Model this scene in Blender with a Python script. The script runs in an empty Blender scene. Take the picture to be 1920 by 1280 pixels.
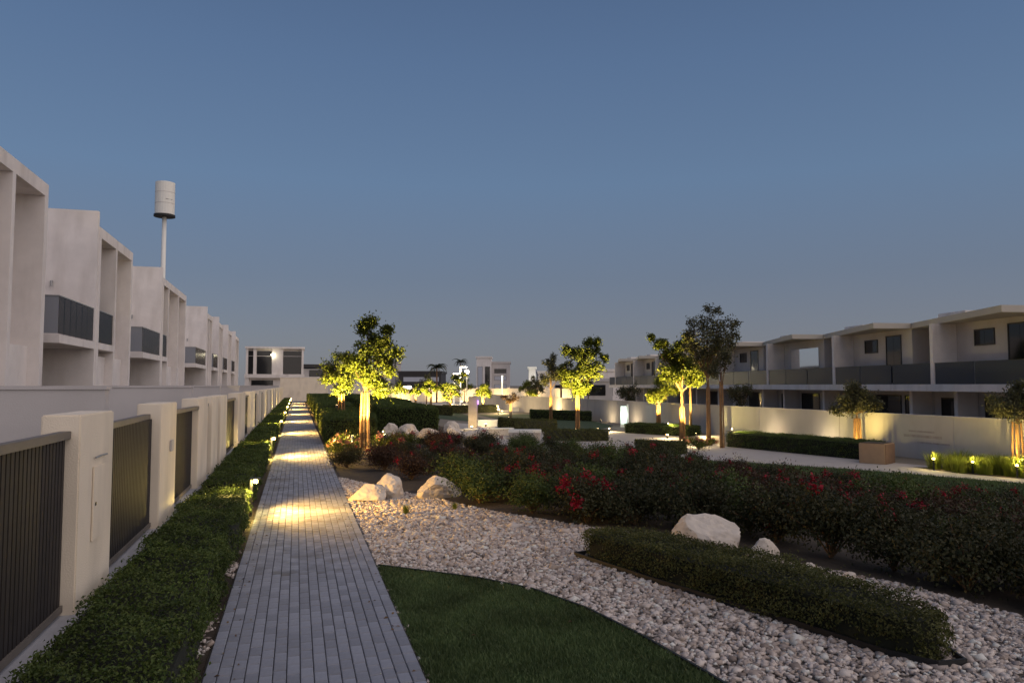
import bpy, bmesh, math, random
import numpy as np
from mathutils import Matrix, Vector

S = bpy.context.scene
COL = S.collection
RAD = math.radians
rnd = random.Random(7)
rng = np.random.default_rng(7)

# ------------------------------------------------------------------ camera, sky, sun, exposure
cam_d = bpy.data.cameras.new('camera')
cam = bpy.data.objects.new('camera', cam_d)
COL.objects.link(cam)
S.camera = cam
cam_d.sensor_width = 36
cam_d.lens = 26.25
cam_d.clip_end = 6000
cam.location = (0, 0, 2.25)
cam.rotation_euler = (RAD(93.352), 0, RAD(-16.033))

SUN_EL, SUN_AZ = 24.0, 140.0           # the afterglow, low and behind the camera on the right
W = bpy.data.worlds.new('World')
S.world = W
W.use_nodes = True
wn, wl = W.node_tree.nodes, W.node_tree.links
wn.clear()
sky = wn.new('ShaderNodeTexSky')
sky.sky_type = 'NISHITA'
sky.sun_disc = False
sky.sun_elevation = RAD(SUN_EL)
sky.sun_rotation = RAD(SUN_AZ)
sky.ozone_density = 6.0
sky.dust_density = 1.0
bg1 = wn.new('ShaderNodeBackground')
bg1.inputs['Strength'].default_value = 0.012
wl.new(sky.outputs[0], bg1.inputs['Color'])
tc = wn.new('ShaderNodeTexCoord')
sep = wn.new('ShaderNodeSeparateXYZ')
wl.new(tc.outputs['Generated'], sep.inputs[0])
ramp = wn.new('ShaderNodeValToRGB')
wl.new(sep.outputs['Z'], ramp.inputs['Fac'])
stops = [(0.0, (.178, .174, .192)), (0.06, (.166, .172, .202)), (0.14, (.137, .166, .222)), (0.26, (.118, .182, .285)),
         (0.40, (.091, .149, .258)), (0.52, (.068, .114, .212)), (1.0, (.044, .076, .15))]
er = ramp.color_ramp
while len(er.elements) < len(stops):
    er.elements.new(0.5)
for e, (p, c) in zip(er.elements, stops):
    e.position = p
    e.color = (*c, 1)
bg2 = wn.new('ShaderNodeBackground')
bg2.inputs['Strength'].default_value = 1.0
wl.new(ramp.outputs['Color'], bg2.inputs['Color'])
addsh = wn.new('ShaderNodeAddShader')
wl.new(bg1.outputs[0], addsh.inputs[0])
wl.new(bg2.outputs[0], addsh.inputs[1])
wout = wn.new('ShaderNodeOutputWorld')
wl.new(addsh.outputs[0], wout.inputs['Surface'])

sun_d = bpy.data.lights.new('sun', 'SUN')
sun_d.energy = 2.2
sun_d.angle = RAD(130)
sun_d.color = (1.0, .82, .70)
sun = bpy.data.objects.new('sun', sun_d)
COL.objects.link(sun)
_d = Vector((math.sin(RAD(SUN_AZ)) * math.cos(RAD(SUN_EL)), math.cos(RAD(SUN_AZ)) * math.cos(RAD(SUN_EL)), math.sin(RAD(SUN_EL))))
sun.rotation_euler = _d.to_track_quat('Z', 'Y').to_euler()

S.view_settings.view_transform = 'Standard'
S.view_settings.look = 'None'
S.view_settings.exposure = 0.0
S.view_settings.gamma = 1.0
S.view_settings.use_curve_mapping = False
S.render.engine = 'CYCLES'
S.cycles.use_denoising = True
S.cycles.max_bounces = 6
S.cycles.transparent_max_bounces = 12
S.cycles.sample_clamp_indirect = 4.0
S.cycles.caustics_reflective = False
S.cycles.caustics_refractive = False


# ------------------------------------------------------------------ materials
def mat(name, color=(.5, .5, .5), rough=.8, var=0.0, vscale=3.0, bump=0.0, bscale=40.0, metal=0.0, island=0.0, spec=.4, stain=None,
        objrand=0.0, emit=None, estr=1.0):
    m = bpy.data.materials.new(name)
    m.use_nodes = True
    n, l = m.node_tree.nodes, m.node_tree.links
    p = n['Principled BSDF']
    p.inputs['Roughness'].default_value = rough
    p.inputs['Metallic'].default_value = metal
    p.inputs['Specular IOR Level'].default_value = spec
    p.inputs['Base Color'].default_value = (*color, 1)
    if emit:
        p.inputs['Emission Color'].default_value = (*emit, 1)
        p.inputs['Emission Strength'].default_value = estr
    cur = None
    g = n.new('ShaderNodeTexCoord')
    if var or stain:
        rgb = n.new('ShaderNodeRGB')
        rgb.outputs[0].default_value = (*color, 1)
        cur = rgb.outputs[0]
    if var:
        t = n.new('ShaderNodeTexNoise')
        t.inputs['Scale'].default_value = vscale
        t.inputs['Detail'].default_value = 6
        t.inputs['Roughness'].default_value = .65
        l.new(g.outputs['Object'], t.inputs['Vector'])
        mr = n.new('ShaderNodeMapRange')
        mr.inputs['From Min'].default_value = .25
        mr.inputs['From Max'].default_value = .75
        mr.inputs['To Min'].default_value = 1 - var
        mr.inputs['To Max'].default_value = 1 + var
        l.new(t.outputs['Fac'], mr.inputs['Value'])
        mx = n.new('ShaderNodeMix')
        mx.data_type = 'RGBA'
        mx.blend_type = 'MULTIPLY'
        mx.inputs['Factor'].default_value = 1
        l.new(cur, mx.inputs['A'])
        l.new(mr.outputs['Result'], mx.inputs['B'])
        cur = mx.outputs['Result']
    if stain:
        t = n.new('ShaderNodeTexNoise')
        t.inputs['Scale'].default_value = stain[1]
        t.inputs['Detail'].default_value = 8
        mp = n.new('ShaderNodeMapping')
        mp.inputs['Scale'].default_value = stain[3] if len(stain) > 3 else (1, 1, 1)
        l.new(g.outputs['Object'], mp.inputs['Vector'])
        l.new(mp.outputs['Vector'], t.inputs['Vector'])
        mr = n.new('ShaderNodeMapRange')
        mr.inputs['From Min'].default_value = .5
        mr.inputs['From Max'].default_value = .75
        mr.inputs['To Max'].default_value = stain[2]
        l.new(t.outputs['Fac'], mr.inputs['Value'])
        mx = n.new('ShaderNodeMix')
        mx.data_type = 'RGBA'
        l.new(mr.outputs['Result'], mx.inputs['Factor'])
        l.new(cur, mx.inputs['A'])
        mx.inputs['B'].default_value = (*stain[0], 1)
        cur = mx.outputs['Result']
    if island or objrand:
        if cur is None:
            rgb = n.new('ShaderNodeRGB')
            rgb.outputs[0].default_value = (*color, 1)
            cur = rgb.outputs[0]
        ge = n.new('ShaderNodeNewGeometry')
        oi = n.new('ShaderNodeObjectInfo')
        a = n.new('ShaderNodeMath')
        a.operation = 'ADD'
        l.new(ge.outputs['Random Per Island'], a.inputs[0])
        l.new(oi.outputs['Random'], a.inputs[1])
        f = n.new('ShaderNodeMath')
        f.operation = 'FRACT'
        l.new(a.outputs[0], f.inputs[0])
        k = island or objrand
        mr = n.new('ShaderNodeMapRange')
        mr.inputs['To Min'].default_value = 1 - k
        mr.inputs['To Max'].default_value = 1 + k
        l.new(f.outputs[0], mr.inputs['Value'])
        mx = n.new('ShaderNodeMix')
        mx.data_type = 'RGBA'
        mx.blend_type = 'MULTIPLY'
        mx.inputs['Factor'].default_value = 1
        l.new(cur, mx.inputs['A'])
        l.new(mr.outputs['Result'], mx.inputs['B'])
        cur = mx.outputs['Result']
    if cur is not None:
        l.new(cur, p.inputs['Base Color'])
    if bump:
        t = n.new('ShaderNodeTexNoise')
        t.inputs['Scale'].default_value = bscale
        t.inputs['Detail'].default_value = 5
        l.new(g.outputs['Object'], t.inputs['Vector'])
        b = n.new('ShaderNodeBump')
        b.inputs['Strength'].default_value = bump
        b.inputs['Distance'].default_value = .02
        l.new(t.outputs['Fac'], b.inputs['Height'])
        l.new(b.outputs['Normal'], p.inputs['Normal'])
    return m


def leaf_mat(name, c1, c2, trans=.35):
    m = bpy.data.materials.new(name)
    m.use_nodes = True
    n, l = m.node_tree.nodes, m.node_tree.links
    n.clear()
    ge = n.new('ShaderNodeNewGeometry')
    cr = n.new('ShaderNodeMix')
    cr.data_type = 'RGBA'
    cr.inputs['A'].default_value = (*c1, 1)
    cr.inputs['B'].default_value = (*c2, 1)
    l.new(ge.outputs['Random Per Island'], cr.inputs['Factor'])
    g = n.new('ShaderNodeTexCoord')
    tx = n.new('ShaderNodeTexNoise')
    tx.inputs['Scale'].default_value = 1.7
    tx.inputs['Detail'].default_value = 4
    l.new(g.outputs['Object'], tx.inputs['Vector'])
    mr = n.new('ShaderNodeMapRange')
    mr.inputs['From Min'].default_value = .3
    mr.inputs['From Max'].default_value = .7
    mr.inputs['To Min'].default_value = .62
    mr.inputs['To Max'].default_value = 1.32
    l.new(tx.outputs['Fac'], mr.inputs['Value'])
    mu = n.new('ShaderNodeMix')
    mu.data_type = 'RGBA'
    mu.blend_type = 'MULTIPLY'
    mu.inputs['Factor'].default_value = 1
    l.new(cr.outputs['Result'], mu.inputs['A'])
    l.new(mr.outputs['Result'], mu.inputs['B'])
    cr = mu
    d = n.new('ShaderNodeBsdfPrincipled')
    d.inputs['Roughness'].default_value = .5
    d.inputs['Specular IOR Level'].default_value = .25
    l.new(cr.outputs['Result'], d.inputs['Base Color'])
    t = n.new('ShaderNodeBsdfTranslucent')
    l.new(cr.outputs['Result'], t.inputs['Color'])
    mx = n.new('ShaderNodeMixShader')
    mx.inputs['Fac'].default_value = trans
    l.new(d.outputs[0], mx.inputs[1])
    l.new(t.outputs[0], mx.inputs[2])
    o = n.new('ShaderNodeOutputMaterial')
    l.new(mx.outputs[0], o.inputs['Surface'])
    return m


def glass_mat(name, tint, base, rough, fac):
    m = bpy.data.materials.new(name)
    m.use_nodes = True
    n, l = m.node_tree.nodes, m.node_tree.links
    p = n['Principled BSDF']
    p.inputs['Base Color'].default_value = (*base, 1)
    p.inputs['Roughness'].default_value = rough
    p.inputs['Specular IOR Level'].default_value = .25
    t = n.new('ShaderNodeBsdfTransparent')
    t.inputs['Color'].default_value = (*tint, 1)
    mx = n.new('ShaderNodeMixShader')
    mx.inputs['Fac'].default_value = fac
    l.new(p.outputs[0], mx.inputs[1])
    l.new(t.outputs[0], mx.inputs[2])
    l.new(mx.outputs[0], n['Material Output'].inputs['Surface'])
    return m


M = {}
M['plaster'] = mat('white_plaster', (.74, .69, .66), .9, var=.10, vscale=.9, bump=.2, bscale=60, stain=((.46, .41, .37), 1.4, .5, (1, 1, .22)))
M['plaster_beige'] = mat('beige_plaster', (.80, .70, .56), .9, var=.07, vscale=1.2, bump=.25, bscale=70, stain=((.45, .39, .31), 1.3, .45, (1, 1, .4)))
M['plaster_grey'] = mat('grey_plaster', (.50, .47, .46), .9, var=.08, vscale=.7, bump=.15, bscale=60, stain=((.36, .33, .31), 1.0, .4, (1, 1, .4)))
M['canopy'] = mat('canopy_render', (.47, .43, .37), .85, var=.06, vscale=.8)
M['slat'] = mat('brown_slat', (.024, .020, .019), .65, var=.25, vscale=6, objrand=.18, bump=.1, bscale=30)
M['rail'] = mat('brown_rail', (.16, .14, .12), .55, var=.15, vscale=5)
M['curb'] = mat('concrete_plinth', (.40, .40, .42), .9, var=.15, vscale=2, bump=.3, bscale=40)
M['black'] = mat('black_edging', (.012, .012, .013), .6)
M['dark_metal'] = mat('dark_metal', (.03, .03, .032), .45, metal=.3)
M['grey_metal'] = mat('grey_metal', (.35, .35, .35), .45, metal=.5)
M['window'] = mat('dark_glass', (.008, .009, .011), .06, spec=.5)
M['sky_glass'] = mat('mirror_glass', (.86, .88, .9), .04, metal=1.0)
M['frame_dark'] = mat('window_frame', (.03, .028, .03), .5)
M['frosted'] = glass_mat('frosted_glass', (.5, .52, .55), (.34, .355, .39), .3, .25)
M['grey_glass'] = glass_mat('grey_balustrade_glass', (.42, .40, .39), (.05, .048, .048), .15, .6)
M['blue_glass'] = glass_mat('tinted_balustrade_glass', (.22, .25, .30), (.055, .068, .095), .3, .3)
M['paver'] = mat('grey_paver', (.235, .25, .295), .85, var=.22, vscale=7, bump=.35, bscale=90, objrand=.16, stain=((.10, .09, .08), 1.7, .75))
M['joint'] = mat('joint_sand', (.045, .042, .04), .95, var=.2, vscale=30)
M['ground'] = mat('sandy_ground', (.20, .17, .13), .95, var=.25, vscale=.35, bump=.4, bscale=20)
M['soil'] = mat('dark_soil', (.055, .042, .030), .95, var=.4, vscale=2.5, bump=.6, bscale=25)
M['gravel_base'] = mat('gravel_bed', (.10, .085, .075), .95, var=.5, vscale=22, bump=.9, bscale=45)
M['stone'] = mat('gravel_stone', (.50, .42, .365), .9, island=.48, var=.15, vscale=30)
def stone_mat():
    m = mat('gravel_stone', (.5, .42, .36), .9)
    n, l = m.node_tree.nodes, m.node_tree.links
    ge = n.new('ShaderNodeNewGeometry')
    cr = n.new('ShaderNodeValToRGB')
    cr.color_ramp.interpolation = 'CONSTANT'
    cols = [(0, (0.617, 0.531, 0.472)), (.22, (0.483, 0.400, 0.343)), (.4, (0.725, 0.647, 0.585)), (.58, (0.389, 0.331, 0.300)), (.72, (0.630, 0.565, 0.528)), (.86, (0.750, 0.740, 0.686)), (.94, (0.268, 0.220, 0.193))]
    e = cr.color_ramp.elements
    while len(e) < len(cols):
        e.new(.5)
    for q, (p, c) in zip(e, cols):
        q.position = p
        q.color = (*c, 1)
    l.new(ge.outputs['Random Per Island'], cr.inputs['Fac'])
    t = n.new('ShaderNodeTexNoise')
    t.inputs['Scale'].default_value = 40
    mx = n.new('ShaderNodeMix')
    mx.data_type = 'RGBA'
    mx.blend_type = 'MULTIPLY'
    mx.inputs['Factor'].default_value = .35
    l.new(cr.outputs['Color'], mx.inputs['A'])
    l.new(t.outputs['Fac'], mx.inputs['B'])
    l.new(mx.outputs['Result'], n['Principled BSDF'].inputs['Base Color'])
    return m


M['stone'] = stone_mat()
M['rock'] = mat('pale_limestone', (.60, .53, .45), .9, var=.2, vscale=2.2, bump=.9, bscale=9, stain=((.27, .22, .17), 3.4, .85))
M['paving'] = mat('pale_paving', (.40, .365, .335), .85, var=.12, vscale=2.0, bump=.2, bscale=60)
M['turf'] = mat('turf_base', (.040, .064, .026), .95, var=.35, vscale=5, bump=.5, bscale=60)
M['grass'] = leaf_mat('grass_blade', (0.057, 0.099, 0.039), (0.121, 0.161, 0.060), .3)
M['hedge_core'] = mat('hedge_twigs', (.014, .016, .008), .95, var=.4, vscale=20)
M['hedge_leaf'] = leaf_mat('hedge_leaf', (0.044, 0.076, 0.017), (0.112, 0.142, 0.037), .3)
M['hedge_olive'] = leaf_mat('hedge_leaf_olive', (0.053, 0.064, 0.018), (0.129, 0.127, 0.041), .3)
M['shrub_leaf'] = leaf_mat('shrub_leaf', (0.030, 0.038, 0.016), (0.070, 0.065, 0.028), .3)
M['shrub_red'] = leaf_mat('shrub_leaf_reddish', (0.054, 0.030, 0.017), (0.083, 0.045, 0.026), .3)
M['flower'] = leaf_mat('red_flower', (.24, .008, .022), (.40, .020, .040), .3)
M['pink'] = leaf_mat('pink_flower', (.50, .15, .13), (.60, .30, .22), .35)
M['tree_leaf'] = leaf_mat('tree_leaf', (.065, .088, .012), (.135, .155, .022), .42)
M['dark_leaf'] = leaf_mat('dark_tree_leaf', (.060, .066, .034), (.115, .112, .058), .35)
M['palm_leaf'] = leaf_mat('palm_leaf', (.030, .038, .018), (.055, .06, .026), .25)
M['reed'] = leaf_mat('reed_leaf', (.13, .17, .018), (.20, .22, .04), .45)
M['bark'] = mat('bark', (.16, .095, .05), .9, var=.4, vscale=12, bump=.8, bscale=30)
M['timber'] = mat('stake_timber', (.21, .110, .045), .8, var=.3, vscale=8, bump=.4, bscale=40)
M['stone_slab'] = mat('stone_slab', (.36, .305, .25), .8, var=.2, vscale=3, bump=.4, bscale=25)
M['white_paint'] = mat('white_paint', (.74, .73, .68), .5, var=.04, vscale=3)
M['brown_planter'] = mat('brown_planter', (.17, .105, .07), .8, var=.15, vscale=3, bump=.2, bscale=40)
M['tan_planter'] = mat('tan_planter', (.36, .24, .15), .8, var=.12, vscale=3, bump=.2, bscale=40)
M['warm_glow'] = mat('warm_lamp', (1, .8, .5), emit=(1, .70, .30), estr=22)
M['white_glow'] = mat('white_lamp', (1, 1, .9), emit=(1, .86, .62), estr=14)
M['post_glow'] = mat('lit_post', (1, 1, .9), emit=(1, .92, .72), estr=.32)
M['sign_glow'] = mat('lit_sign', (.9, 1, .95), emit=(.78, 1, .86), estr=.62)
M['purple_glow'] = mat('purple_lamp', (.6, .3, 1), emit=(.48, .20, 1), estr=3.0)
M['warm_window'] = mat('lit_window', (.6, .5, .3), .3, emit=(1, .72, .34), estr=.8)
M['far_blue'] = mat('far_panel', (.42, .44, .50), .6)
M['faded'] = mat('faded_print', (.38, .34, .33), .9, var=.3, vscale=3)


# ------------------------------------------------------------------ helpers
def link(o, parent=None):
    COL.objects.link(o)
    if parent is not None:
        o.parent = parent
    return o


def tag(o, label=None, cat=None, group=None, kind=None):
    if label:
        o['label'] = label
    if cat:
        o['category'] = cat
    if group:
        o['group'] = group
    if kind:
        o['kind'] = kind
    return o


def thing(name, label, cat, loc=(0, 0, 0), rz=0, group=None):
    o = bpy.data.objects.new(name, None)
    o.empty_display_size = .3
    o.location = loc
    o.rotation_euler = (0, 0, rz)
    link(o)
    return tag(o, label, cat, group)


class MB:
    def __init__(s):
        s.v, s.f, s.m = [], [], []
        s.mi = 0

    def add(s, verts, faces):
        b = len(s.v)
        s.v += [tuple(v) for v in verts]
        s.f += [tuple(b + i for i in f) for f in faces]
        s.m += [s.mi] * len(faces)
        return s

    def box(s, x0, x1, y0, y1, z0, z1, tf=None):
        v = [(x0, y0, z0), (x1, y0, z0), (x1, y1, z0), (x0, y1, z0), (x0, y0, z1), (x1, y0, z1), (x1, y1, z1), (x0, y1, z1)]
        if tf:
            v = [tf(p) for p in v]
        return s.add(v, [(0, 3, 2, 1), (4, 5, 6, 7), (0, 1, 5, 4), (1, 2, 6, 5), (2, 3, 7, 6), (3, 0, 4, 7)])

    def prism(s, poly, z0, z1):
        n = len(poly)
        a = sum(poly[i][0] * poly[(i + 1) % n][1] - poly[(i + 1) % n][0] * poly[i][1] for i in range(n))
        if a < 0:
            poly = poly[::-1]
        f0 = (lambda p: z0) if not callable(z0) else z0
        f1 = (lambda p: z1) if not callable(z1) else z1
        v = [(p[0], p[1], f0(p)) for p in poly] + [(p[0], p[1], f1(p)) for p in poly]
        fs = [tuple(reversed(range(n))), tuple(range(n, 2 * n))] + [(i, (i + 1) % n, n + (i + 1) % n, n + i) for i in range(n)]
        return s.add(v, fs)

    def tube(s, pts, rs, n=8, cap=True):
        pts = [Vector(p) for p in pts]
        rings = []
        for i, p in enumerate(pts):
            d = (pts[min(i + 1, len(pts) - 1)] - pts[max(i - 1, 0)]).normalized()
            u = d.cross(Vector((0, 0, 1)) if abs(d.z) < .9 else Vector((1, 0, 0))).normalized()
            w = d.cross(u)
            r = rs[i] if isinstance(rs, (list, tuple)) else rs
            rings.append([p + (u * math.cos(2 * math.pi * k / n) + w * math.sin(2 * math.pi * k / n)) * r for k in range(n)])
        v = [q for r in rings for q in r]
        f = []
        for i in range(len(pts) - 1):
            for k in range(n):
                f.append((i * n + k, i * n + (k + 1) % n, (i + 1) * n + (k + 1) % n, (i + 1) * n + k))
        if cap:
            f.append(tuple(reversed(range(n))))
            f.append(tuple(range(len(v) - n, len(v))))
        return s.add(v, f)

    def build(s, name, mats, parent=None, bevel=0, smooth=False):
        me = bpy.data.meshes.new(name)
        me.from_pydata(s.v, [], s.f)
        for m in (mats if isinstance(mats, (list, tuple)) else [mats]):
            me.materials.append(m)
        if any(s.m):
            me.polygons.foreach_set('material_index', s.m)
        if smooth:
            me.polygons.foreach_set('use_smooth', [True] * len(me.polygons))
        if bevel:
            bm = bmesh.new()
            bm.from_mesh(me)
            bmesh.ops.recalc_face_normals(bm, faces=bm.faces)
            bmesh.ops.bevel(bm, geom=list(bm.edges), offset=bevel, segments=2, affect='EDGES', clamp_overlap=True)
            bm.to_mesh(me)
            bm.free()
        me.update()
        return link(bpy.data.objects.new(name, me), parent)


def box(name, m, x0, x1, y0, y1, z0, z1, parent=None, bevel=0):
    return MB().box(x0, x1, y0, y1, z0, z1).build(name, m, parent, bevel)


def np_mesh(name, v, f, mats, fm=None, smooth=False):
    """v (n,3), f (m,k) arrays -> mesh"""
    me = bpy.data.meshes.new(name)
    n, (m, k) = len(v), f.shape
    me.vertices.add(n)
    me.vertices.foreach_set('co', np.ascontiguousarray(v, dtype=np.float32).ravel())
    me.loops.add(m * k)
    me.loops.foreach_set('vertex_index', np.ascontiguousarray(f, dtype=np.int32).ravel())
    me.polygons.add(m)
    me.polygons.foreach_set('loop_start', np.arange(0, m * k, k, dtype=np.int32))
    for mm in (mats if isinstance(mats, (list, tuple)) else [mats]):
        me.materials.append(mm)
    if fm is not None:
        me.polygons.foreach_set('material_index', fm.astype(np.int32))
    me.update(calc_edges=True)
    return me


def unit(a):
    return a / np.maximum(np.linalg.norm(a, axis=1, keepdims=True), 1e-9)


def leaf_geo(P, N, L, Wd, jitter=.6, droop=0.0):
    """one folded diamond per point: 4 verts, 1 quad each"""
    n = len(P)
    N = unit(N + rng.normal(0, jitter, (n, 3)))
    T = rng.normal(0, 1, (n, 3))
    T[:, 2] -= droop
    T = unit(T - (T * N).sum(1, keepdims=True) * N)
    B = np.cross(N, T)
    L = np.broadcast_to(np.asarray(L), (n,))[:, None] * rng.uniform(.7, 1.3, (n, 1))
    Wd = np.broadcast_to(np.asarray(Wd), (n,))[:, None] * rng.uniform(.7, 1.3, (n, 1))
    up = N * L * .10
    V = np.stack([P - T * L / 2 - up, P + B * Wd / 2 + up, P + T * L / 2 - up, P - B * Wd / 2 + up], 1).reshape(-1, 3)
    F = np.arange(4 * n).reshape(n, 4)
    return V, F


def G(x):
    """height of the ground: level by the path, sinking gently to the lower terrace on the far side"""
    t = np.clip((np.asarray(x, dtype=float) - 4) / 16, 0, 1)
    return -1.15 * t * t * (3 - 2 * t)


def gz(x):
    return float(G(x))


def sheet(name, poly, m, off, kind='structure', parent=None, label=None):
    """a ground covering that follows the slope, lying `off` above the ground"""
    bm = bmesh.new()
    bm.faces.new([bm.verts.new((p[0], p[1], 0)) for p in poly])
    xs = [p[0] for p in poly]
    for x in np.arange(4, 20.01, 1.0):
        if min(xs) < x < max(xs):
            bmesh.ops.bisect_plane(bm, geom=list(bm.verts) + list(bm.edges) + list(bm.faces), plane_co=(x, 0, 0), plane_no=(1, 0, 0))
    bmesh.ops.triangulate(bm, faces=bm.faces)
    for v in bm.verts:
        v.co.z = gz(v.co.x) + off
    bmesh.ops.recalc_face_normals(bm, faces=bm.faces)
    for f in bm.faces:
        if f.normal.z < 0:
            f.normal_flip()
    me = bpy.data.meshes.new(name)
    bm.to_mesh(me)
    bm.free()
    me.materials.append(m)
    o = link(bpy.data.objects.new(name, me), parent)
    if kind:
        o['kind'] = kind
    return o


def in_poly(x, y, poly):
    r = np.zeros(len(x), bool)
    n = len(poly)
    for i in range(n):
        (x0, y0), (x1, y1) = poly[i], poly[(i + 1) % n]
        c = ((y0 > y) != (y1 > y)) & (x < (x1 - x0) * (y - y0) / (y1 - y0 + 1e-12) + x0)
        r ^= c
    return r


def sample_poly(poly, n):
    a = np.array(poly)
    lo, hi = a.min(0), a.max(0)
    area = abs(sum(poly[i][0] * poly[i - 1][1] - poly[i - 1][0] * poly[i][1] for i in range(len(poly)))) / 2
    k = int(n * area) if n > 0 else 0
    out = np.zeros((0, 2))
    while len(out) < k:
        p = rng.uniform(lo, hi, (2 * k + 16, 2))
        out = np.concatenate([out, p[in_poly(p[:, 0], p[:, 1], poly)]])
    return out[:k]


def dup(root, loc=None, rz=None, label=None, scale=None):
    """a thing with copies of its parts and sub-parts, sharing mesh data"""
    r = root.copy()
    COL.objects.link(r)
    if loc is not None:
        r.location = loc
    if rz is not None:
        r.rotation_euler = (0, 0, rz)
    if scale is not None:
        r.scale = scale if isinstance(scale, tuple) else (scale,) * 3
    if label:
        r['label'] = label
    for ch in list(root.children):
        c = ch.copy()
        COL.objects.link(c)
        c.parent = r
        for g in list(ch.children):
            d = g.copy()
            COL.objects.link(d)
            d.parent = c
    return r


LK = 12.0     # how strongly the garden lamps burn against the dusk


def spot(parent, loc, target, watts, deg, color=(1, .66, .26), blend=.4, radius=.03):
    ld = bpy.data.lights.new('lamp_light', 'SPOT')
    ld.energy = watts * LK
    ld.spot_size = RAD(deg)
    ld.spot_blend = blend
    ld.color = color
    ld.shadow_soft_size = radius
    o = bpy.data.objects.new('lamp_light', ld)
    link(o, parent)
    o.location = loc
    d = Vector(target) - Vector(loc)
    o.rotation_euler = (-d).to_track_quat('Z', 'Y').to_euler()
    return o


def point(parent, loc, watts, color=(1, .66, .26), radius=.04):
    ld = bpy.data.lights.new('lamp_light', 'POINT')
    ld.energy = watts * LK * .6
    ld.color = color
    ld.shadow_soft_size = radius
    o = bpy.data.objects.new('lamp_light', ld)
    link(o, parent)
    o.location = loc
    return o


# ------------------------------------------------------------------ ground, beds, path
gx = sorted(set([-2500, -400, -60, -8, 0] + list(range(4, 21)) + [30, 60, 200, 500, 2500]))
gv = [(x, y, gz(x)) for x in gx for y in (-400, -20, 60, 300, 900, 4000)]
gf = [(i * 6 + j, (i + 1) * 6 + j, (i + 1) * 6 + j + 1, i * 6 + j + 1) for i in range(len(gx) - 1) for j in range(5)]
MB().add(gv, gf).build('ground', M['ground'])['kind'] = 'structure'

PX0, PX1, PY0, PY1 = -.65, .97, 1.5, 108.0
path = box('path', M['joint'], PX0 - .01, PX1 + .01, PY0, PY1, -.1, .03)
path['kind'] = 'structure'

# pavers: laid running bond along the path, a border course on each side
NC = 16
PW, PL, PG = (PX1 - PX0) / NC, .20, .006


def paver_geo(cx, cy, w, l, dz, tx, ty):
    """chamfered block, 12 verts"""
    c = .005
    out = []
    for (z, i) in ((0.0, 0), (.040, 0), (.046, c)):
        for sx, sy in ((-1, -1), (1, -1), (1, 1), (-1, 1)):
            x, y = sx * (w / 2 - i), sy * (l / 2 - i)
            out.append((cx + x, cy + y, z + dz + (tx * x + ty * y if z else 0)))
    return out


PF = [(8, 9, 10, 11)] + [(a + k, a + (k + 1) % 4, a + 4 + (k + 1) % 4, a + 4 + k) for a in (0, 4) for k in range(4)]
spots = []
for c in range(NC):
    cx = PX0 + (c + .5) * PW
    border = c in (0, NC - 1)
    off = (0 if border else (c % 2) * PL / 2) + rnd.uniform(-.012, .012)
    r = 0
    y = PY0 + off
    while y + PL < PY1 - .05:
        spots.append((cx, y + PL / 2, PL))
        y += PL
near = [s for s in spots if s[1] > 5.5]
near.sort(key=lambda s: s[1])
near = near[:300]
nearset = set(near)
pv_meshes = []
for k in range(5):
    mb = MB().add(paver_geo(0, 0, PW - PG, PL - PG, 0, rnd.uniform(-.02, .02), rnd.uniform(-.02, .02)), PF)
    me = bpy.data.meshes.new('paver')
    me.from_pydata(mb.v, [], mb.f)
    me.materials.append(M['paver'])
    me.update()
    pv_meshes.append(me)
for (cx, cy, l) in near:
    o = bpy.data.objects.new('paver', rnd.choice(pv_meshes))
    o.location = (cx, cy, rnd.uniform(-.0015, .0015))
    link(o, path)
mb = MB()
for s in spots:
    if s not in nearset:
        mb.add(paver_geo(s[0], s[1], PW - PG, PL - PG, rnd.uniform(-.0015, .0015), rnd.uniform(-.015, .015), rnd.uniform(-.015, .015)), PF)
mb.build('paver_field', M['paver'], path)['kind'] = 'stuff'

LAWN = [(PX1 + .03, 9.45), (1.5, 9.0), (2.05, 8.5), (2.5, 7.9), (2.8, 7.1), (2.97, 6.2), (3.08, 5.2), (3.15, 4.0), (3.2, 1.5), (PX1 + .03, 1.5)]
BEDHEDGE = [(3.62, 9.2), (3.95, 7.9), (4.25, 6.9), (4.5, 6.1), (4.72, 5.3), (4.9, 5.0), (5.15, 5.0), (5.3, 5.4), (5.28, 6.2), (5.15, 7.1), (4.95, 7.9), (4.55, 8.7), (3.95, 9.3)]
BED = [(PX1 + .04, 18.9), (2.3, 15.6), (3.55, 12.7), (4.5, 11.2), (5.4, 10.15), (6.25, 8.4), (6.9, 7.3), (7.15, 5.9), (7.6, 4.2), (9, 2.0), (16, 6.0), (16.0, 16), (15, 21),
       (12.5, 25), (9, 26.5), (5, 27.5), (PX1 + .04, 27.5)]
GRAVEL = [(PX1 + .02, 18.85), (2.3, 15.55), (3.55, 12.65), (4.5, 11.15), (5.4, 10.1), (6.25, 8.35), (6.9, 7.25), (7.15, 5.85), (7.6, 4.15), (9, 1.8), (PX1 + .02, 1.5)]
sheet('gravel_bed', GRAVEL, M['gravel_base'], .004)
sheet('lawn_base', LAWN, M['turf'], .018)
sheet('planting_bed', BED, M['soil'], .012)
strip = sheet('hedge_strip', [(-1.7, 1.5), (PX0 - .02, 1.5), (PX0 - .02, 108), (-1.7, 108)], M['soil'], .008)
sheet('side_bed', [(PX1 + .03, 27.6), (6, 27.6), (8.2, 40), (8.6, 56), (8, 108), (PX1 + .03, 108)], M['soil'], .010)
sheet('rear_lawn', [(15.2, 21), (16.2, 16), (16.2, 6.2), (20, 6.5), (26.2, 10), (25.2, 18), (21.5, 25.6), (18.6, 29), (14, 29), (13, 25.2)], M['turf'], .014)
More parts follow.
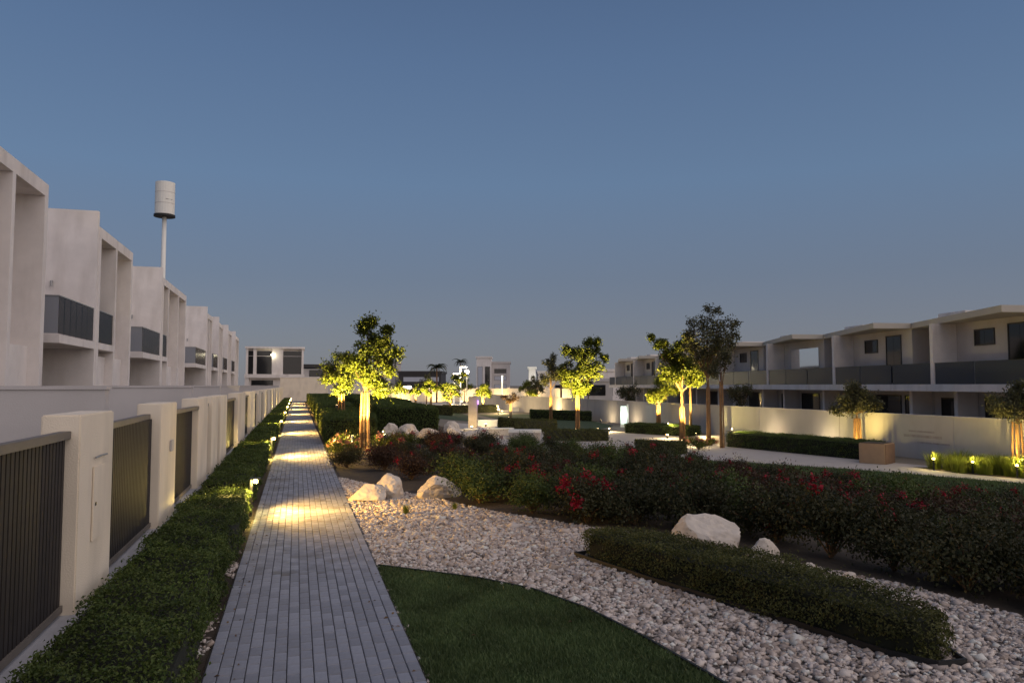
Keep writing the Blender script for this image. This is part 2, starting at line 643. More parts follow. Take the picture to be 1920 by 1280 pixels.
sheet('garden_lawn', [(18.3, 54.5), (22, 53), (25.5, 58), (27, 66), (27, 84), (20, 84)], M['turf'], .014)
sheet('far_lawn', [(9, 60), (17, 62), (19, 90), (18, 125), (9, 125)], M['turf'], .014)
sheet('plaza', [(7.6, 30), (12.6, 27), (14, 29.2), (18.5, 29.3), (21.5, 25.8), (25.4, 18), (26.4, 10.5), (27.4, 11), (27.3, 20), (24.8, 28.6), (22.95, 36.6), (24.8, 45),
                (22.3, 52.5), (18.2, 54), (11, 54), (8.8, 44), (8.2, 36)], M['paving'], .010)
sheet('far_paving', [(9, 126), (20, 126), (24, 90), (44, 96), (48, 126), (60, 150), (9, 150)], M['paving'], .010)
for nm, poly, hh in (('lawn_edging', LAWN[:8], .05),):
    mb = MB()
    for a, b in zip(poly[:-1], poly[1:]):
        d = Vector((b[0] - a[0], b[1] - a[1])).normalized()
        q = Vector((-d.y, d.x)) * .012
        mb.prism([(a[0] - q.x, a[1] - q.y), (b[0] - q.x, b[1] - q.y), (b[0] + q.x, b[1] + q.y), (a[0] + q.x, a[1] + q.y)], 0, hh)
    tag(mb.build(nm, M['black']), 'thin black edging strip between the near lawn and the white gravel', 'edging')

# gravel: loose angular stones
bw = np.array(BEDHEDGE)


def stones(poly, dens, size, name, avoid=(), ymin=-9, ymax=99):
    p = sample_poly(poly, dens)
    k = (p[:, 1] > ymin) & (p[:, 1] < ymax)
    for a in avoid:
        k &= ~in_poly(p[:, 0], p[:, 1], a)
    return p[k], size


def stone_mesh(P, size):
    n = len(P)
    cube = np.array([(-1, -1, -1), (1, -1, -1), (1, 1, -1), (-1, 1, -1), (-1, -1, 1), (1, -1, 1), (1, 1, 1), (-1, 1, 1)], float) * .5
    V = cube[None] * rng.uniform(.35, 1.0, (n, 1, 3)) * (1 + rng.normal(0, .17, (n, 8, 3)))
    V[:, 4:, :2] *= rng.uniform(.5, .9, (n, 1, 1))
    V *= (size * rng.lognormal(-.05, .35, (n, 1, 1)))
    # random rotation
    q = unit(rng.normal(0, 1, (n, 4)))
    w, x, y, z = q.T
    R = np.stack([np.stack([1 - 2 * (y * y + z * z), 2 * (x * y - z * w), 2 * (x * z + y * w)], 1),
                  np.stack([2 * (x * y + z * w), 1 - 2 * (x * x + z * z), 2 * (y * z - x * w)], 1),
                  np.stack([2 * (x * z - y * w), 2 * (y * z + x * w), 1 - 2 * (x * x + y * y)], 1)], 1)
    V = np.einsum('nij,nkj->nki', R, V)
    V[:, :, 2] *= .72
    V += np.stack([P[:, 0], P[:, 1], G(P[:, 0]) + size * rng.uniform(.0, .36, n) + .004], 1)[:, None, :]
    f = np.array([(0, 3, 2, 1), (4, 5, 6, 7), (0, 1, 5, 4), (1, 2, 6, 5), (2, 3, 7, 6), (3, 0, 4, 7)])
    F = (f[None] + 8 * np.arange(n)[:, None, None]).reshape(-1, 4)
    return V.reshape(-1, 3), F


pa, _ = stones(GRAVEL, 900, .05, '', (LAWN, BEDHEDGE), 4.0, 19)
va, fa = stone_mesh(pa, .050)
gp = np.array([(-.74 + rng.uniform(-.05, .06), y) for y in np.concatenate([rng.normal(9.9, .20, 50), rng.normal(7.2, .25, 36), rng.uniform(4.5, 12.5, 14)])])
vb, fb = stone_mesh(gp, .05)
go = link(bpy.data.objects.new('gravel', np_mesh('gravel', np.concatenate([va, vb]), np.concatenate([fa, fb + len(va)]), M['stone'])))
tag(go, 'loose pale angular gravel spread beside the paved path', 'gravel', kind='stuff')

# lawn blades
def blades(poly, dens, h, name, label, cat='grass', ymin=-9, m=None):
    p = sample_poly(poly, dens)
    p = p[p[:, 1] > ymin]
    n = len(p)
    a = rng.uniform(0, 2 * math.pi, n)
    hh = h * rng.uniform(.5, 1.4, n)
    w = .0042 * (1 + hh / .06)
    z0 = G(p[:, 0]) + .016
    lean = rng.normal(0, .45, (n, 2)) * hh[:, None]
    b0 = np.stack([p[:, 0] - np.cos(a) * w, p[:, 1] - np.sin(a) * w, z0], 1)
    b1 = np.stack([p[:, 0] + np.cos(a) * w, p[:, 1] + np.sin(a) * w, z0], 1)
    tp = np.stack([p[:, 0] + lean[:, 0], p[:, 1] + lean[:, 1], z0 + hh], 1)
    V = np.stack([b0, b1, tp], 1).reshape(-1, 3)
    o = link(bpy.data.objects.new(name, np_mesh(name, V, np.arange(3 * n).reshape(n, 3), m or M['grass'])))
    return tag(o, label, cat, kind='stuff')


blades([(a if a > 1 else PX1 + .02, b) for a, b in LAWN], 12000, .036, 'grass', 'short dark green lawn beside the path in front of the gravel', ymin=4.2)
blades([(15.4, 20.5), (16.3, 16), (16.3, 8), (20, 8), (25.6, 12), (25, 18), (21.4, 25.4), (18.6, 28.8), (14.2, 28.8), (13.2, 25.4)], 420, .10, 'grass',
       'dim green lawn strip behind the red flowering shrubs', ymin=8)


# a few dry leaves blown along the path and the gravel
lp = np.concatenate([np.column_stack([PX0 + .05 + np.abs(rng.normal(0, .10, 60)), rng.uniform(5, 20, 60)]), np.column_stack([PX1 - .03 - np.abs(rng.normal(0, .12, 60)), rng.uniform(5, 24, 60)]),
                     np.column_stack([rng.uniform(1.2, 4.5, 50), rng.uniform(6, 14, 50)])])
V, F = leaf_geo(np.column_stack([lp, np.where(lp[:, 0] > 1, .062, .053)]), np.tile((0, 0, 1.0), (len(lp), 1)), .042, .02, .25)
M['dry_leaf'] = leaf_mat('dry_leaf', (.10, .055, .025), (.20, .13, .06), .15)
tag(link(bpy.data.objects.new('fallen_leaves', np_mesh('fallen_leaves', V, F, M['dry_leaf']))), 'a few dry brown leaves scattered along the path edges', 'leaves', kind='stuff')


# ------------------------------------------------------------------ hedges
def hedge(name, label, poly, h, dens, L, leaf='hedge_leaf', group=None, base=None, round_=.06):
    n = len(poly)
    a = sum(poly[i][0] * poly[(i + 1) % n][1] - poly[(i + 1) % n][0] * poly[i][1] for i in range(n))
    if a < 0:
        poly = poly[::-1]
    A = np.array(poly)
    c = A.mean(0)
    zb = (lambda x: G(x)) if base is None else (lambda x: np.zeros_like(np.asarray(x, float)) + base)
    # uneven growth
    ph = rng.uniform(0, 6, 6)

    def wob(x, y):
        return (.042 if L < .05 else .03) * (np.sin(3.1 * x + ph[0]) * np.sin(2.7 * y + ph[1]) + .7 * np.sin(7.3 * x + ph[2] + 5.1 * y) + .5 * np.sin(13 * y + ph[3]))

    P = sample_poly(poly, dens)
    P3 = np.stack([P[:, 0], P[:, 1], zb(P[:, 0]) + h + wob(P[:, 0], P[:, 1]) + rng.normal(-.012, .022, len(P))], 1)
    N3 = np.tile((0, 0, 1.0), (len(P), 1))
    for i in range(n):
        p0, p1 = A[i], A[(i + 1) % n]
        e = p1 - p0
        ln = np.linalg.norm(e)
        k = int(ln * h * dens)
        if k < 1:
            continue
        t = rng.uniform(0, 1, k)
        zz = rng.uniform(0.02, 1, k) ** .9 * h
        nn = np.array([e[1], -e[0]]) / ln
        xy = p0 + e * t[:, None]
        inset = rng.normal(.012, .025, k) + round_ * np.clip((zz / h - .8) / .2, 0, 1) ** 2 + .03 * np.clip((.25 - zz / h) / .25, 0, 1)
        inset -= wob(xy[:, 0] + zz * 2, xy[:, 1] + zz)
        xy = xy - nn * inset[:, None]
        P3 = np.concatenate([P3, np.stack([xy[:, 0], xy[:, 1], zb(xy[:, 0]) + zz], 1)])
        N3 = np.concatenate([N3, np.tile((nn[0], nn[1], .25), (k, 1))])
    sh = rng.random(len(P3)) < .035
    P3[sh] += N3[sh] * np.abs(rng.normal(0, .045, (sh.sum(), 1)))
    V, F = leaf_geo(P3, N3, L, L * .55, .55)
    Q = F.shape[0]
    # twiggy inside
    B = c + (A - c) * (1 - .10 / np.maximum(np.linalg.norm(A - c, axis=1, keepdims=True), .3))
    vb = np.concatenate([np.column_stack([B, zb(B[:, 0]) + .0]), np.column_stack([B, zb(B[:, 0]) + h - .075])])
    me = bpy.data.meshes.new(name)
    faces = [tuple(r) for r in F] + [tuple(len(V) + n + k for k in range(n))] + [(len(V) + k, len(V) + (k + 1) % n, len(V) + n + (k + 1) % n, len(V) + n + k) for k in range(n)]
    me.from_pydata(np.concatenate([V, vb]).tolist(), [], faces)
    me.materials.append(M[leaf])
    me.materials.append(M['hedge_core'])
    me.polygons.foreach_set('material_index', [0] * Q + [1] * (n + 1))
    me.update()
    return tag(link(bpy.data.objects.new(name, me)), label, 'hedge', group)


LAMPY = [13.7, 24.4, 36.0, 47.6, 59.5, 71.5, 84, 96]
bounds = [2.5] + LAMPY + [106]
ordn = ['nearest', 'second', 'third', 'fourth', 'fifth', 'sixth', 'seventh', 'eighth', 'last']
for i in range(len(bounds) - 1):
    y0, y1 = bounds[i] + (.0 if i == 0 else .9), bounds[i + 1] - .16
    d = 2600 if i == 0 else (1500 if i == 1 else (700 if i < 4 else 350))
    L = .034 if i == 0 else (.045 if i == 1 else (.07 if i < 4 else .1))
    hh = .52 if i else .50
    hedge('hedge', 'clipped green hedge along the slatted fence, %s stretch counted along the path' % ordn[i],
          [(-1.58, y0), (-.78, y0), (-.80, y1), (-1.62, y1)] if i else [(-1.60, y0), (-.72, y0), (-.74, 6.6), (-.78, 7.3), (-.72, 8.4), (-.78, 9.9), (-.71, 10.8), (-.78, y1), (-1.62, y1)],
          hh, d, L, 'hedge_leaf', 'hedges along the fence', base=0)
hedge('hedge', 'low box hedge ringed with black edging in the white gravel', BEDHEDGE, .40, 3600, .032, 'hedge_olive')
mb = MB()
B2 = [(x + (x - 4.55) * .10, y + (y - 7.1) * .045) for x, y in BEDHEDGE]
for k in range(len(B2)):
    a, b = Vector(B2[k]), Vector(B2[(k + 1) % len(B2)])
    d = (b - a).normalized()
    q = Vector((-d.y, d.x)) * .010
    e = d * .008
    mb.prism([tuple(a - q - e), tuple(b - q + e), tuple(b + q + e), tuple(a + q - e)], lambda p: gz(p[0]) - .02, lambda p: gz(p[0]) + .075)
tag(mb.build('hedge_edging', M['black']), 'thin black edging band around the low box hedge in the gravel', 'edging')
sheet('hedge_soil', B2, M['soil'], .020)

H = 'garden hedges beyond the shrubs'
hedge('hedge', 'tall dark clipped hedge right of the path just behind the staked tree', [(1.05, 29.0), (2.9, 29.0), (3.3, 33), (3.0, 43), (1.15, 43)], 1.0, 900, .06, 'hedge_leaf', H)
hedge('hedge', 'dark hedge right of the path around the second staked tree', [(1.2, 47), (3.4, 47), (3.6, 60), (3.4, 80), (1.3, 80)], 1.05, 420, .09, 'hedge_leaf', H)
hedge('hedge', 'big dark mounded hedge behind the pale boulders left of the monolith', [(3.9, 37), (6.6, 36), (7.6, 43), (7.4, 52), (4.3, 52)], 1.2, 520, .08, 'hedge_leaf', H)
hedge('hedge', 'broad dark hedge running on towards the far lit wall', [(4.2, 58), (8.4, 57), (9.2, 72), (8.5, 92), (4.2, 92)], 1.25, 260, .12, 'hedge_leaf', H)
hedge('hedge', 'farthest dark hedge beside the path end near the beige wall', [(1.3, 84), (4, 84), (4, 104), (1.3, 104)], 1.1, 240, .12, 'hedge_leaf', H)
hedge('hedge', 'brown green box hedge at the foot of the tree in the middle of the garden', [(12.3, 36.9), (13.0, 37.9), (17.6, 43.4), (18.2, 42.1)], .62, 800, .07, 'hedge_olive', H)
hedge('hedge', 'lit green hedge beside the white illuminated sign', [(22.5, 49.3), (24.8, 44.6), (26.4, 45.4), (24.2, 50.2)], .68, 700, .07, 'hedge_leaf', H)
hedge('hedge', 'small dark box hedge below the cluster of staked trees', [(15.9, 33.0), (18.3, 32.8), (18.7, 34.1), (16.2, 34.3)], .55, 900, .06, 'hedge_olive', H)
hedge('hedge', 'long dark hedge in front of the boundary wall left of the cube planter', [(22.95, 36.8), (24.85, 28.4), (26.5, 28.9), (24.7, 37.4)], .80, 900, .06, 'hedge_leaf', H)
hedge('hedge', 'dark hedge right of the monolith behind the white bench', [(12.0, 45), (12.9, 44.5), (18.6, 52.6), (17.8, 53.6)], .8, 600, .08, 'hedge_olive', H)
hedge('hedge', 'dark hedge across the back of the garden lawn', [(22.6, 72), (26.8, 66), (27.2, 67.6), (23.2, 74)], .9, 500, .08, 'hedge_leaf', H)
hedge('hedge', 'low dark hedge by the far paving left of the lit wall', [(10, 74), (15.5, 76), (15.3, 79), (10, 77)], .9, 400, .1, 'hedge_olive', H)
hedge('hedge', 'far dark hedge at the edge of the lit paving', [(17, 88), (24, 90), (24, 92), (17, 90)], .9, 300, .1, 'hedge_olive', H)


# ------------------------------------------------------------------ red flowering shrubs
def shrub_proto(seed, r, h, nl, L, leaf, flower, nf, fm='flower'):
    global rng
    keep = rng
    rng = np.random.default_rng(seed)
    root = thing('shrub', 'shrub', 'shrub')
    nb = 16
    tips = []
    mb = MB()
    for k in range(nb):
        a = 2 * math.pi * k / nb + rng.uniform(-.3, .3)
        rr = r * rng.uniform(.25, .95)
        z = h * math.sqrt(max(.06, 1 - (rr / r) ** 2 * .75)) * rng.uniform(.72, 1.08)
        t = Vector((rr * math.cos(a), rr * math.sin(a), z))
        mb.tube([(0, 0, 0), (t.x * .35, t.y * .35, t.z * .55), tuple(t)], [.014, .009, .004], 5)
        tips.append(t)
    mb.build('stem', M['bark'], root)
    T = np.array([tuple(t) for t in tips])
    i = rng.integers(0, nb, nl)
    s = rng.uniform(.3, 1.0, nl) ** .6
    P = T[i] * s[:, None] + rng.normal(0, 1, (nl, 3)) * np.array([r * .17, r * .17, h * .13])
    P[:, 2] = np.abs(P[:, 2]) + .02
    V, F = leaf_geo(P, P * np.array([1, 1, .6]) + np.array([0, 0, .25]), L, L * .55, .7)
    me = np_mesh('foliage', V, F, M[leaf])
    link(bpy.data.objects.new('foliage', me), root)
    for _ in range(nf):
        t = T[rng.integers(0, nb)]
        c = t * 1.04 + rng.normal(0, .05, 3)
        Pf = rng.normal(0, .042, (34, 3))
        V, F = leaf_geo(Pf, np.tile((0, -.3, 1.0), (len(Pf), 1)), .052, .044, .8)
        f = link(bpy.data.objects.new('flower_cluster', np_mesh('flower_cluster', V, F, M[fm])), root)
        f.location = c
        f['kind'] = 'stuff'
    rng = keep
    return root


KIND = [
    ('shrub_leaf', 0, 'flower', 'dark green leafy shrub, %s row %s'),
    ('shrub_leaf', 2, 'flower', 'dark green shrub with a few red flowers, %s row %s'),
    ('shrub_red', 2, 'flower', 'reddish brown shrub, %s row %s'),
    ('shrub_leaf', 11, 'flower', 'shrub thick with dark red flowers, %s row %s'),
    ('hedge_leaf', 0, 'flower', 'rounded green shrub, %s row %s'),
]
protos = []
for k, (lf, nf, fm, lab) in enumerate(KIND):
    protos.append((shrub_proto(100 + k, .62, .72, 4200, .050, lf, fm, nf, fm), lab))
used = [False] * len(protos)
ROCKS_XY = [(1.5, 15.2), (2.8, 15.0), (5.4, 9.3), (5.9, 8.7)]


def front_y(x):
    return float(np.interp(x, [.97, 2.3, 3.55, 4.5, 5.4, 6.25, 6.9, 7.15, 7.6, 9], [18.9, 15.6, 12.7, 11.2, 10.15, 8.4, 7.3, 5.9, 4.2, 2.0]))


def place_shrub(k, x, y, s, label=None):
    p, lab = protos[k]
    z = gz(x) + .01
    s *= .80 if y > 18 else 1.0
    sc = (s * rnd.uniform(.9, 1.12), s * rnd.uniform(.9, 1.12), s * rnd.uniform(.82, 1.12))
    if not used[k]:
        used[k] = True
        o = p
        o.location = (x, y, z)
        o.rotation_euler = (0, 0, rnd.uniform(0, 6.28))
        o.scale = sc
    else:
        o = dup(p, (x, y, z), rnd.uniform(0, 6.28), None, sc)
    row = 'front' if y < front_y(x) + 1.6 else ('middle' if y < front_y(x) + 4.5 else 'back')
    side = 'by the path' if x < 2.6 else 'behind the two pale boulders' if x < 4.4 else 'left of the large white boulder' if x < 5.9 else \
        'behind the large white boulder' if x < 8 else 'by the bare soil' if x < 10.5 else 'towards the right end'
    o['label'] = label or (lab % (row, side))
    o['group'] = 'shrubs in the flower bed'
    return o


SOILGAP = [(7.4, 10.6), (8.2, 11.6), (9.8, 10.2), (8.6, 8.2), (7.3, 8.4)]
pts = []
pts += [(7.85, 6.2), (8.35, 5.3), (8.7, 6.8), (9.3, 5.9), (9.6, 7.2), (8.3, 4.3), (10.4, 6.4), (9.2, 4.6), (6.9, 9.75), (6.1, 10.7), (7.4, 8.0), (7.5, 7.0), (7.75, 5.3), (7.05, 8.75), (8.9, 3.6), (9.9, 5.3)]
inner = sample_poly(BED, 60)
for (x, y) in inner:
    if len(pts) >= 165:
        break
    # keep clear of the bed's edges, the bare soil and the boulders
    t = np.array([(x + .22 * math.cos(a), y + .22 * math.sin(a)) for a in np.linspace(0, 6.28, 9)])
    if not in_poly(t[:, 0], t[:, 1], BED).all():
        continue
    if in_poly(np.array([x]), np.array([y]), SOILGAP)[0]:
        continue
    if y < 3.2 or (x > 13 and y < 8) or (x < 4.3 and y > 22.6):
        continue
    dmin = .72 if y < 16 else .95
    if any((x - a) ** 2 + (y - b) ** 2 < .85 ** 2 for a, b in ROCKS_XY):
        continue
    if any((x - a) ** 2 + (y - b) ** 2 < dmin ** 2 for a, b in pts):
        continue
    pts.append((x, y))
for (x, y) in pts:
    f = .5 + .5 * math.sin(x * .9 + 1.0) * math.sin(y * .7 + .5)
    k = rnd.choices([0, 1, 2, 3, 4], [2.4, 2.2, 1.6 + f, .35 + 1.1 * f * f, 1.3])[0]
    place_shrub(k, x, y, rnd.uniform(.8, 1.15))
# the dense red one in the middle front and the flower heads seen at the right
place_shrub(3, 4.75, 11.75, .85, 'low shrub covered in dark red flowers at the front edge of the bed')
place_shrub(3, 5.15, 12.5, .85, 'taller shrub with dark red flowers just behind the low red one')
place_shrub(3, 7.1, 9.95, .8, 'red flowered shrub right behind the large white boulder')
place_shrub(3, 9.3, 8.6, .8, 'red flowered shrub at the near side of the bare soil')
place_shrub(3, 10.6, 11.4, .9, 'red flowered shrub at the far side of the bare soil')
place_shrub(3, 12.6, 13.8, .95, 'red flowered shrub by the rear lawn edge, towards the right')

# lit shrubs around the first staked tree
lit = shrub_proto(300, .55, .62, 2600, .055, 'tree_leaf', 'pink', 9, 'pink')
lit.location = (1.55, 25.6, 0)
tag(lit, 'yellow green shrub with pink flowers lit up left of the first staked tree', 'shrub', 'lit shrubs at the first staked tree')
dup(lit, (2.95, 25.4, 0), 1.7, 'lit shrub with pink and red flowers right of the first staked tree', 1.0)
dup(lit, (1.35, 23.8, 0), 3.1, 'half lit shrub leaning over the path edge before the first staked tree', .9)
dup(lit, (3.7, 26.6, 0), 4.4, 'olive shrub between the first staked tree and the pale boulders', .95)

# small tufts in the gravel
def tuft(name, label, cat, x, y, n, h, w, m, group=None, sp=.05):
    a = rng.uniform(0, 6.28, n)
    rr = rng.uniform(0, sp, n)
    bx, by = np.cos(a) * rr, np.sin(a) * rr
    ln = h * rng.uniform(.6, 1.15, n)
    out = rng.uniform(.1, .55, n) * ln
    V = []
    d = np.stack([np.cos(a), np.sin(a)], 1)
    q = np.stack([-np.sin(a), np.cos(a)], 1) * (w / 2)
    for t, ww in ((0, 1), (.55, .8), (1, .08)):
        cx, cy = bx + d[:, 0] * out * t * t, by + d[:, 1] * out * t * t
        z = ln * (t - .18 * t * t)
        V.append(np.stack([cx - q[:, 0] * ww, cy - q[:, 1] * ww, z], 1))
        V.append(np.stack([cx + q[:, 0] * ww, cy + q[:, 1] * ww, z], 1))
    V = np.stack(V, 1).reshape(-1, 3)
    F = (np.array([(0, 1, 3, 2), (2, 3, 5, 4)])[None] + 6 * np.arange(n)[:, None, None]).reshape(-1, 4)
    o = link(bpy.data.objects.new(name, np_mesh(name, V, F, M[m])))
    o.location = (x, y, gz(x) + .02)
    return tag(o, label, cat, group)


tuft('grass_tuft', 'small pale green tuft in the gravel below the two boulders', 'plant', 1.85, 13.1, 60, .20, .012, 'reed')
tuft('grass_tuft', 'small grey green tuft in the gravel right of the boulders', 'plant', 2.75, 13.3, 50, .17, .012, 'reed')
tuft('grass_tuft', 'low green plant in the gravel at the right end of the box hedge', 'plant', 5.75, 5.75, 70, .18, .014, 'hedge_leaf')
tuft('grass_tuft', 'wispy brown plant on the bare soil between the red shrubs', 'plant', 8.2, 10.2, 60, .4, .01, 'shrub_red', None, .2)
tuft('grass_tuft', 'wispy golden plant on the bare soil nearer the rear shrubs', 'plant', 9.0, 11.3, 80, .42, .01, 'shrub_red', None, .25)

# ------------------------------------------------------------------ boulders
def boulder(label, x, y, sx, sy, sz, seed, rz=0, group='pale limestone boulders'):
    r = np.random.default_rng(seed)
    bm = bmesh.new()
    bmesh.ops.create_icosphere(bm, subdivisions=4, radius=1)
    planes = [(unit(r.normal(0, 1, (1, 3)))[0], r.uniform(.52, .95)) for _ in range(15)]
    from mathutils import noise
    for v in bm.verts:
        c = np.array(v.co)
        for nrm, d in planes:
            k = c @ nrm
            if k > d:
                c = c - nrm * (k - d) * .94
        q = Vector(c * 2.3) + Vector((seed * 3.1, 0, 0))
        c = c * (1 + .07 * noise.noise(q) + .045 * noise.noise(q * 3.1) + .028 * noise.noise(q * 7.3) - .05 * max(0.0, .12 - abs(noise.noise(q * 2.2 + Vector((5, 1, 2))))) / .12)
        v.co = Vector((c[0] * sx, c[1] * sy, max(c[2], -.5) * sz))
    me = bpy.data.meshes.new('boulder')
    bm.to_mesh(me)
    bm.free()
    me.materials.append(M['rock'])
    o = link(bpy.data.objects.new('boulder', me))
    o.location = (x, y, gz(x) + sz * .36)
    o.rotation_euler = (0, 0, rz)
    return tag(o, label, 'boulder', group)


boulder('pale boulder left of the pair by the path, with a flat sloping top', 1.36, 14.9, .42, .36, .29, 11, .3)
boulder('pale pointed boulder close behind the flat one by the path', 1.80, 15.3, .46, .36, .37, 12, 1.2)
boulder('rounded pale boulder right of the pair by the path', 2.80, 15.0, .52, .40, .36, 13, .5)
boulder('large white boulder with sloping back behind the box hedge', 5.42, 9.15, .52, .38, .42, 14, -.75)
boulder('small white boulder beside the large one behind the box hedge', 5.88, 8.55, .29, .25, .24, 15, .4)
boulder('fist sized white stone right of the small boulder', 6.15, 8.05, .14, .11, .10, 16, 0)
boulder('white stone in the gravel behind the box hedge', 6.35, 7.55, .12, .10, .08, 17, 1)
i = 20
for lab, x, y, a, b in [('pale grey boulder first in the row left of the plaza', 3.75, 31.7, .55, .5), ('grey boulder second in the row left of the plaza', 4.5, 31.2, .6, .48),
                        ('low grey boulder third in the row left of the plaza', 5.3, 31.0, .5, .38), ('pale boulder at the corner of the plaza', 6.4, 31.6, .6, .42),
                        ('pale boulder below the monolith', 7.4, 32.4, .55, .40), ('pale flat boulder near the lit plaza edge', 8.2, 33.6, .5, .34),
                        ('pale boulder nearest the monolith', 7.2, 35.5, .5, .5)]:
    boulder(lab, x, y, a, a * .8, b, i, i)
    i += 1


# ------------------------------------------------------------------ slatted fence with plaster pillars
XF = -1.75
pill = [(7.10, 8.28), (11.0, 12.35), (15.0, 16.5), (17.3, 18.6), (19.2, 20.9), (24.7, 28.1)]
y = 31.2
while y < 106:
    pill.append((y, y + 3.2))
    y += 6.3
ordp = ['nearest', 'second', 'third', 'fourth', 'fifth', 'sixth', 'seventh', 'eighth', 'ninth', 'tenth', 'eleventh', 'twelfth', 'thirteenth', 'fourteenth', 'fifteenth', 'sixteenth', 'seventeenth', 'eighteenth', 'nineteenth', 'twentieth']
for k, (a, b) in enumerate(pill):
    lab = {0: 'cream fence pillar nearest the camera with a flush meter door', 1: 'cream fence pillar second from the camera with a small intercom'}.get(
        k, 'cream plaster fence pillar, %s counted along the path' % ordp[min(k, 19)])
    t = thing('fence_pillar', lab, 'pillar', (XF, a, 0), 0, 'plaster pillars of the fence')
    box('pillar_body', M['plaster_beige'], -.30, 0, 0, b - a, 0, 2.0, t, .012)
    if k == 0:
        d = box('meter_door', M['plaster_beige'], .003, .018, .42, .80, .86, 1.52, t, .004)
        box('lock', M['dark_metal'], .0195, .026, .47, .50, 1.17, 1.20, d)
        MB().tube([(.02, .44, 1.60), (.022, .64, 1.605), (.02, .86, 1.60)], .008, 6).build('cover_strip', M['grey_metal'], t)
    if k == 1:
        box('intercom', M['plaster_grey'], .003, .03, .75, .95, 1.30, 1.46, t, .005)
gaps = [(2.0, 7.10)] + [(pill[k][1], pill[k + 1][0]) for k in range(len(pill) - 1)]
n_slat = 0
for k, (a, b) in enumerate(gaps):
    lab = ['brown vertical slat fence panel nearest the camera', 'second brown slat fence panel, between the first two pillars', 'third brown slat fence panel, after the intercom pillar'][k] if k < 3 else \
        'brown slat fence panel after the %s pillar along the path' % ordp[min(k - 1, 19)]
    t = thing('slatted_fence', lab, 'fence', (XF - .12, a, 0), 0, 'brown slat panels of the fence')
    ln = b - a
    box('top_rail', M['rail'], -.035, .05, .004, ln - .004, 1.80, 1.865, t, .004)
    box('bottom_rail', M['rail'], -.03, .03, .004, ln - .004, .375, .43, t)
    pitch, w = .082, .062
    ns = int((ln - .03) / pitch)
    me = None
    mb = MB()
    for s in range(ns):
        yy = .02 + (s + .5) * (ln - .04) / ns
        if k < 3 and b > 4.5 and (k or yy > 1.0):
            if me is None:
                q = MB().box(-.014, .014, -w / 2, w / 2, .43, 1.80)
                me = q.build('slat', M['slat'], t).data
                t.children[-1].location.y = yy
            else:
                o = bpy.data.objects.new('slat', me)
                o.location.y = yy
                link(o, t)
            t.children[-1].rotation_euler.z = rnd.uniform(-.03, .03)
        else:
            mb.box(-.014, .014, yy - w / 2, yy + w / 2, .43, 1.80)
    if mb.v:
        o = mb.build('slat_field', M['slat'], t)
        o['kind'] = 'stuff'
    box('backing_sheet', M['slat'], -.030, -.020, .004, ln - .004, .44, 1.79, t)
tag(box('fence_plinth', M['curb'], XF - .32, XF + .055, 1.6, 106, -.05, .345), 'low grey concrete plinth running under the slat fence', 'plinth')
tag(MB().box(XF - .42, XF - .40, 9.8, 9.825, 1.6, 2.03).build('antenna_rod', M['dark_metal']), 'short dark rod sticking up behind the second fence panel', 'rod')

# white garden dividing walls behind the fence, their shade put in as grey plaster
for k, yy in enumerate((9.6, 17.0, 22.9, 30.2, 37.6, 46, 55, 64, 74, 84, 95)):
    t = thing('dividing_wall', 'white garden dividing wall between fence and houses, %s from the camera' % (['nearest'] + ordp[1:])[k], 'wall', (XF - .35, yy, 0), 0, 'garden dividing walls')
    box('wall_body', M['plaster_grey'], -6.3, -.03, 0, .22, 0, 2.20, t)
    box('coping', M['plaster_grey'], -6.32, -.01, -.02, .24, 2.202, 2.235, t)


# ------------------------------------------------------------------ townhouses on the left
XH = -8.0


def left_house(label, ys, f0, f1, fins, y_next, first=False):
    """ys: tall side wall, f0..f1: projecting two storey frame, then a balcony recess until y_next"""
    t = thing('townhouse', label, 'house', (XH, f0, 0), 0, 'white townhouses on the left')
    P = M['plaster']
    o = f0
    L = f1 - f0
    ZT, ZS, D = 8.85, 8.42, 1.7
    mb = MB()
    mb.box(-12, -D, 0, L, 0, ZS)                                  # body behind the frame
    mb.box(-12, -3.2, L, y_next - o, 0, 3.7)                      # recess ground floor
    mb.box(-12, -6.0, L + .002, y_next - o, 3.702, 8.0)           # recess upper wall, far back
    mb.build('wall', P, t)
    mb = MB()
    mb.box(-12, 0, 0, L, ZS + .002, ZT)                           # roof band
    mb.build('roof', P, t)
    jam = [(0, .34)] + [(f, f + .26) for f in fins] + [(L - .34, L)]
    for a, b in jam:
        box('frame_fin', P, -D + .002, 0, a, b, 0, ZS, t)
    if ys is not None:
        box('side_wall', P, -12, -.02, ys - o, -.004, 0, 9.45, t)
        w = MB().tube([(-1.62, ys - o - .04, 6.45), (-1.62, ys - o - .13, 6.45), (-1.62, ys - o - .13, 6.25)], .05, 8).build('wall_lamp', M['grey_metal'], t)
    # ground floor front wall of the first bays
    for (a, b) in zip([j[1] for j in jam[:-1]], [j[0] for j in jam[1:]]):
        box('ground_wall', P, -D + .004, -.35, a + .003, b - .003, 0, 3.5, t)
    return t, o


